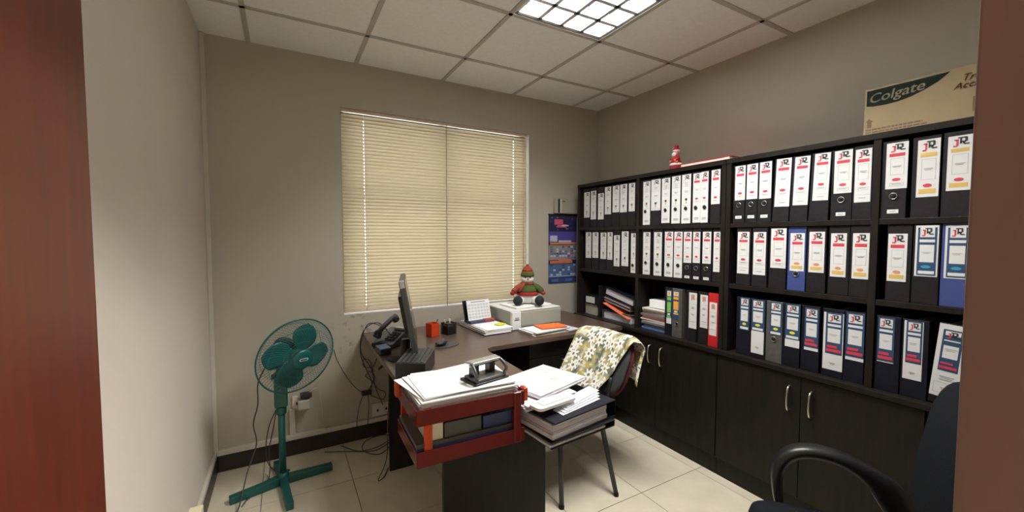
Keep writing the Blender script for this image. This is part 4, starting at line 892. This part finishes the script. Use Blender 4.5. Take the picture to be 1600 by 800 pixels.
# ------------------------------------------------------------------ black office armchair (bottom right)
t = thing('office_armchair', 'black padded office armchair with loop arms beside the door frame', 'chair', (1.396, .491, 0), math.radians(38.4))
def cushion(m0, w, d, z0_, z1_, r=.07):
    pts = rrect(w, d, r, 6); n = len(pts); vs = []; fs = []
    lv = [(z0_, .90), (z0_+.012, .98), ((z0_+z1_)/2, 1.0), (z1_-.014, .975), (z1_-.003, .92), (z1_, .80)]
    for z, s_ in lv: vs += [(p[0]*s_, p[1]*s_, z) for p in pts]
    for k in range(len(lv)-1):
        for i in range(n): fs.append((k*n+i, k*n+(i+1) % n, (k+1)*n+(i+1) % n, (k+1)*n+i))
    fs += [list(range(n))[::-1], [(len(lv)-1)*n+i for i in range(n)]]
    m0.add(vs, fs, 0, True); return m0
cushion(MB(), .48, .47, .40, .475).build('seat', FABB, t)
o = cushion(MB(), .42, .46, -.03, .04, .12).build('backrest', FABB, t); o.matrix_local = Matrix.Translation((.03, -.262, .76)) @ Matrix.Rotation(math.radians(100), 4, 'X')
for sx in (-1, 1):
    pts = [(sx*.225, .115, .395), (sx*.255, .130, .46), (sx*.262, .135, .56), (sx*.262, .105, .625), (sx*.262, .045, .652), (sx*.262, -.04, .645), (sx*.262, -.12, .605), (sx*.262, -.185, .545), (sx*.262, -.215, .47), (sx*.235, -.21, .41)]
    sp = smooth_path(pts, 5); mm = MB(); N = len(sp); vs = []; fs = []
    for i, p in enumerate(sp):
        tg_ = (sp[min(i+1, N-1)]-sp[max(i-1, 0)]).normalized(); nn = Vector((0, -tg_.z, tg_.y)); f = i/(N-1)
        th = .011+.006*math.sin(PI*f)+.030*math.exp(-((f-.80)/.13)**2); ww = .020+.008*math.sin(PI*f)
        for (cx_, cn) in ((-ww, -th), (ww, -th), (ww*1.05, 0), (ww*.8, th), (-ww*.8, th), (-ww*1.05, 0)): vs.append(p+Vector((cx_, 0, 0))+nn*cn)
    for i in range(N-1):
        for k in range(6): fs.append((i*6+k, i*6+(k+1) % 6, (i+1)*6+(k+1) % 6, (i+1)*6+k))
    fs += [list(range(6))[::-1], [(N-1)*6+k for k in range(6)]]
    mm.add(vs, fs, 0, True); mm.build('armrest', BLACKP, t)
MB().lathe([(.03, .10), (.03, .40)], 16).build('gas_column', BLACKP, t)
for k in range(5):
    a = 2*PI*k/5+.3; MB().tube([(0, 0, .10), (.14*math.cos(a), .14*math.sin(a), .085), (.27*math.cos(a), .27*math.sin(a), .055)], [.022, .018, .013], 8).build('base_spoke', BLACKP, t)
    m = MB(); m.at((.27*math.cos(a), .27*math.sin(a), .026), (PI/2, 0, a+.6)); m.lathe([(.020, -.02), (.025, -.015), (.025, .015), (.020, .02)], 14); m.build('caster', BLACKP, t)
m = MB(); m.tube(smooth_path([(0, -.10, .39), (0, -.25, .40), (0, -.28, .55), (0, -.29, .70)], 4), .022, 8); m.build('back_bar', BLACKP, t)

# ------------------------------------------------------------------ cables
def cable(label, pts, r=.003, m=CABLE, name='cable'):
    tag(MB().tube(smooth_path(pts, 6), r, 6).build(name, m), label, 'cable', 'loose cables by the fan and desk')
Y = YB-.02
cable('grey cable hanging from the fan head to the floor at left', [(-.10, 2.52, .70), (-.135, 2.50, .62), (-.14, 2.52, .50), (-.165, 2.56, .38), (-.155, 2.58, .26), (-.20, 2.56, .12), (-.235, 2.40, .012), (-.30, 2.25, .006), (-.33, 2.05, .005)], .0035)
cable('dark cable from the fan column down to the floor', [(-.05, 2.62, .46), (-.075, 2.66, .30), (-.10, 2.70, .16), (-.10, 2.70, .03), (-.12, 2.60, .006), (-.20, 2.50, .005)], .003)
cable('second cable down behind the fan post', [(-.045, 2.64, .44), (-.10, 2.72, .28), (-.12, 2.76, .10), (-.08, 2.74, .008), (.0, 2.70, .006), (-.15, 2.62, .005), (-.22, 2.45, .004)], .003)
cable('thin wavy cable from fan guard towards the plug knot by the desk', [(.24, Y-.35, .74), (.27, Y-.2, .64), (.33, Y-.08, .50), (.40, Y-.02, .38), (.47, Y, .315)], .0025)
cable('thin pale cable looping right of the fan socket to the skirting', [(.12, Y-.02, .40), (.17, Y, .41), (.19, Y, .30), (.205, Y, .16), (.21, Y-.02, .115)], .0025, CABLEW)
cable('cable arching from the phone over the desk edge', [(.56, 2.53, .80), (.50, 2.60, .86), (.425, 2.66, .80), (.425, 2.78, .62), (.50, 2.84, .42), (.50, 2.86, .34)], .0032)
cable('second cable arching down the wall beside the desk', [(.58, 2.60, .80), (.47, 2.70, .84), (.43, 2.76, .72), (.435, 2.80, .62), (.50, 2.84, .50), (.53, 2.86, .36), (.58, 2.87, .22)], .003)
cable('cable dropping from desk rear to the floor beside the panel', [(.495, 2.36, .700), (.50, 2.30, .60), (.495, 2.32, .35), (.49, 2.34, .12), (.44, 2.33, .01), (.48, 2.36, .005), (.52, 2.44, .004)], .003)
cable('knotted cable loop hanging at the plug beside the desk', [(.46, Y, .33), (.43, Y-.02, .27), (.41, Y-.02, .18), (.405, Y-.02, .112)], .0025)
cable('looped cable from the adapter knot to the skirting', [(.48, Y, .33), (.485, Y-.02, .25), (.48, Y-.02, .16), (.475, Y-.03, .11)], .0025)
cable('curly cable knot on the wall beside the desk', [(.49, Y, .34), (.53, Y, .42), (.50, Y-.01, .47), (.47, Y, .44), (.51, Y, .40), (.55, Y-.01, .34), (.60, Y, .30), (.58, Y-.01, .26), (.50, Y, .30)], .0028)
cable('upper curl of cable on the wall beside the desk', [(.52, Y, .46), (.50, Y-.01, .54), (.46, Y, .56), (.46, Y-.01, .51), (.52, Y, .50), (.56, Y, .58), (.57, 2.70, .70)], .0028)
cable('big floor loop of cable beside the desk leg', [(.30, 2.84, .012), (.40, 2.72, .006), (.52, 2.72, .008), (.62, 2.80, .006), (.58, 2.86, .01), (.46, 2.84, .007), (.42, 2.72, .006), (.50, 2.62, .006), (.60, 2.70, .006), (.66, 2.78, .006)], .003)
cable('floor cable trailing beside the skirting to the desk', [(.20, 2.82, .006), (.32, 2.76, .006), (.48, 2.68, .006), (.60, 2.74, .006)], .0028)
tag(bx((-.035, -.02, -.014), (.03, .012, .014)).build('plug_adapter', BLACKP, bevel=.004, loc=(.475, Y-.005, .325)), 'small black plug connector where cables meet on the wall', 'plug')
tag(MB().tube([(.545, 2.80, .50), (.560, 2.76, .53)], .008, 8).build('cable_ferrite', BLACKP), 'black ferrite bead on the cable beside the desk', 'ferrite bead')
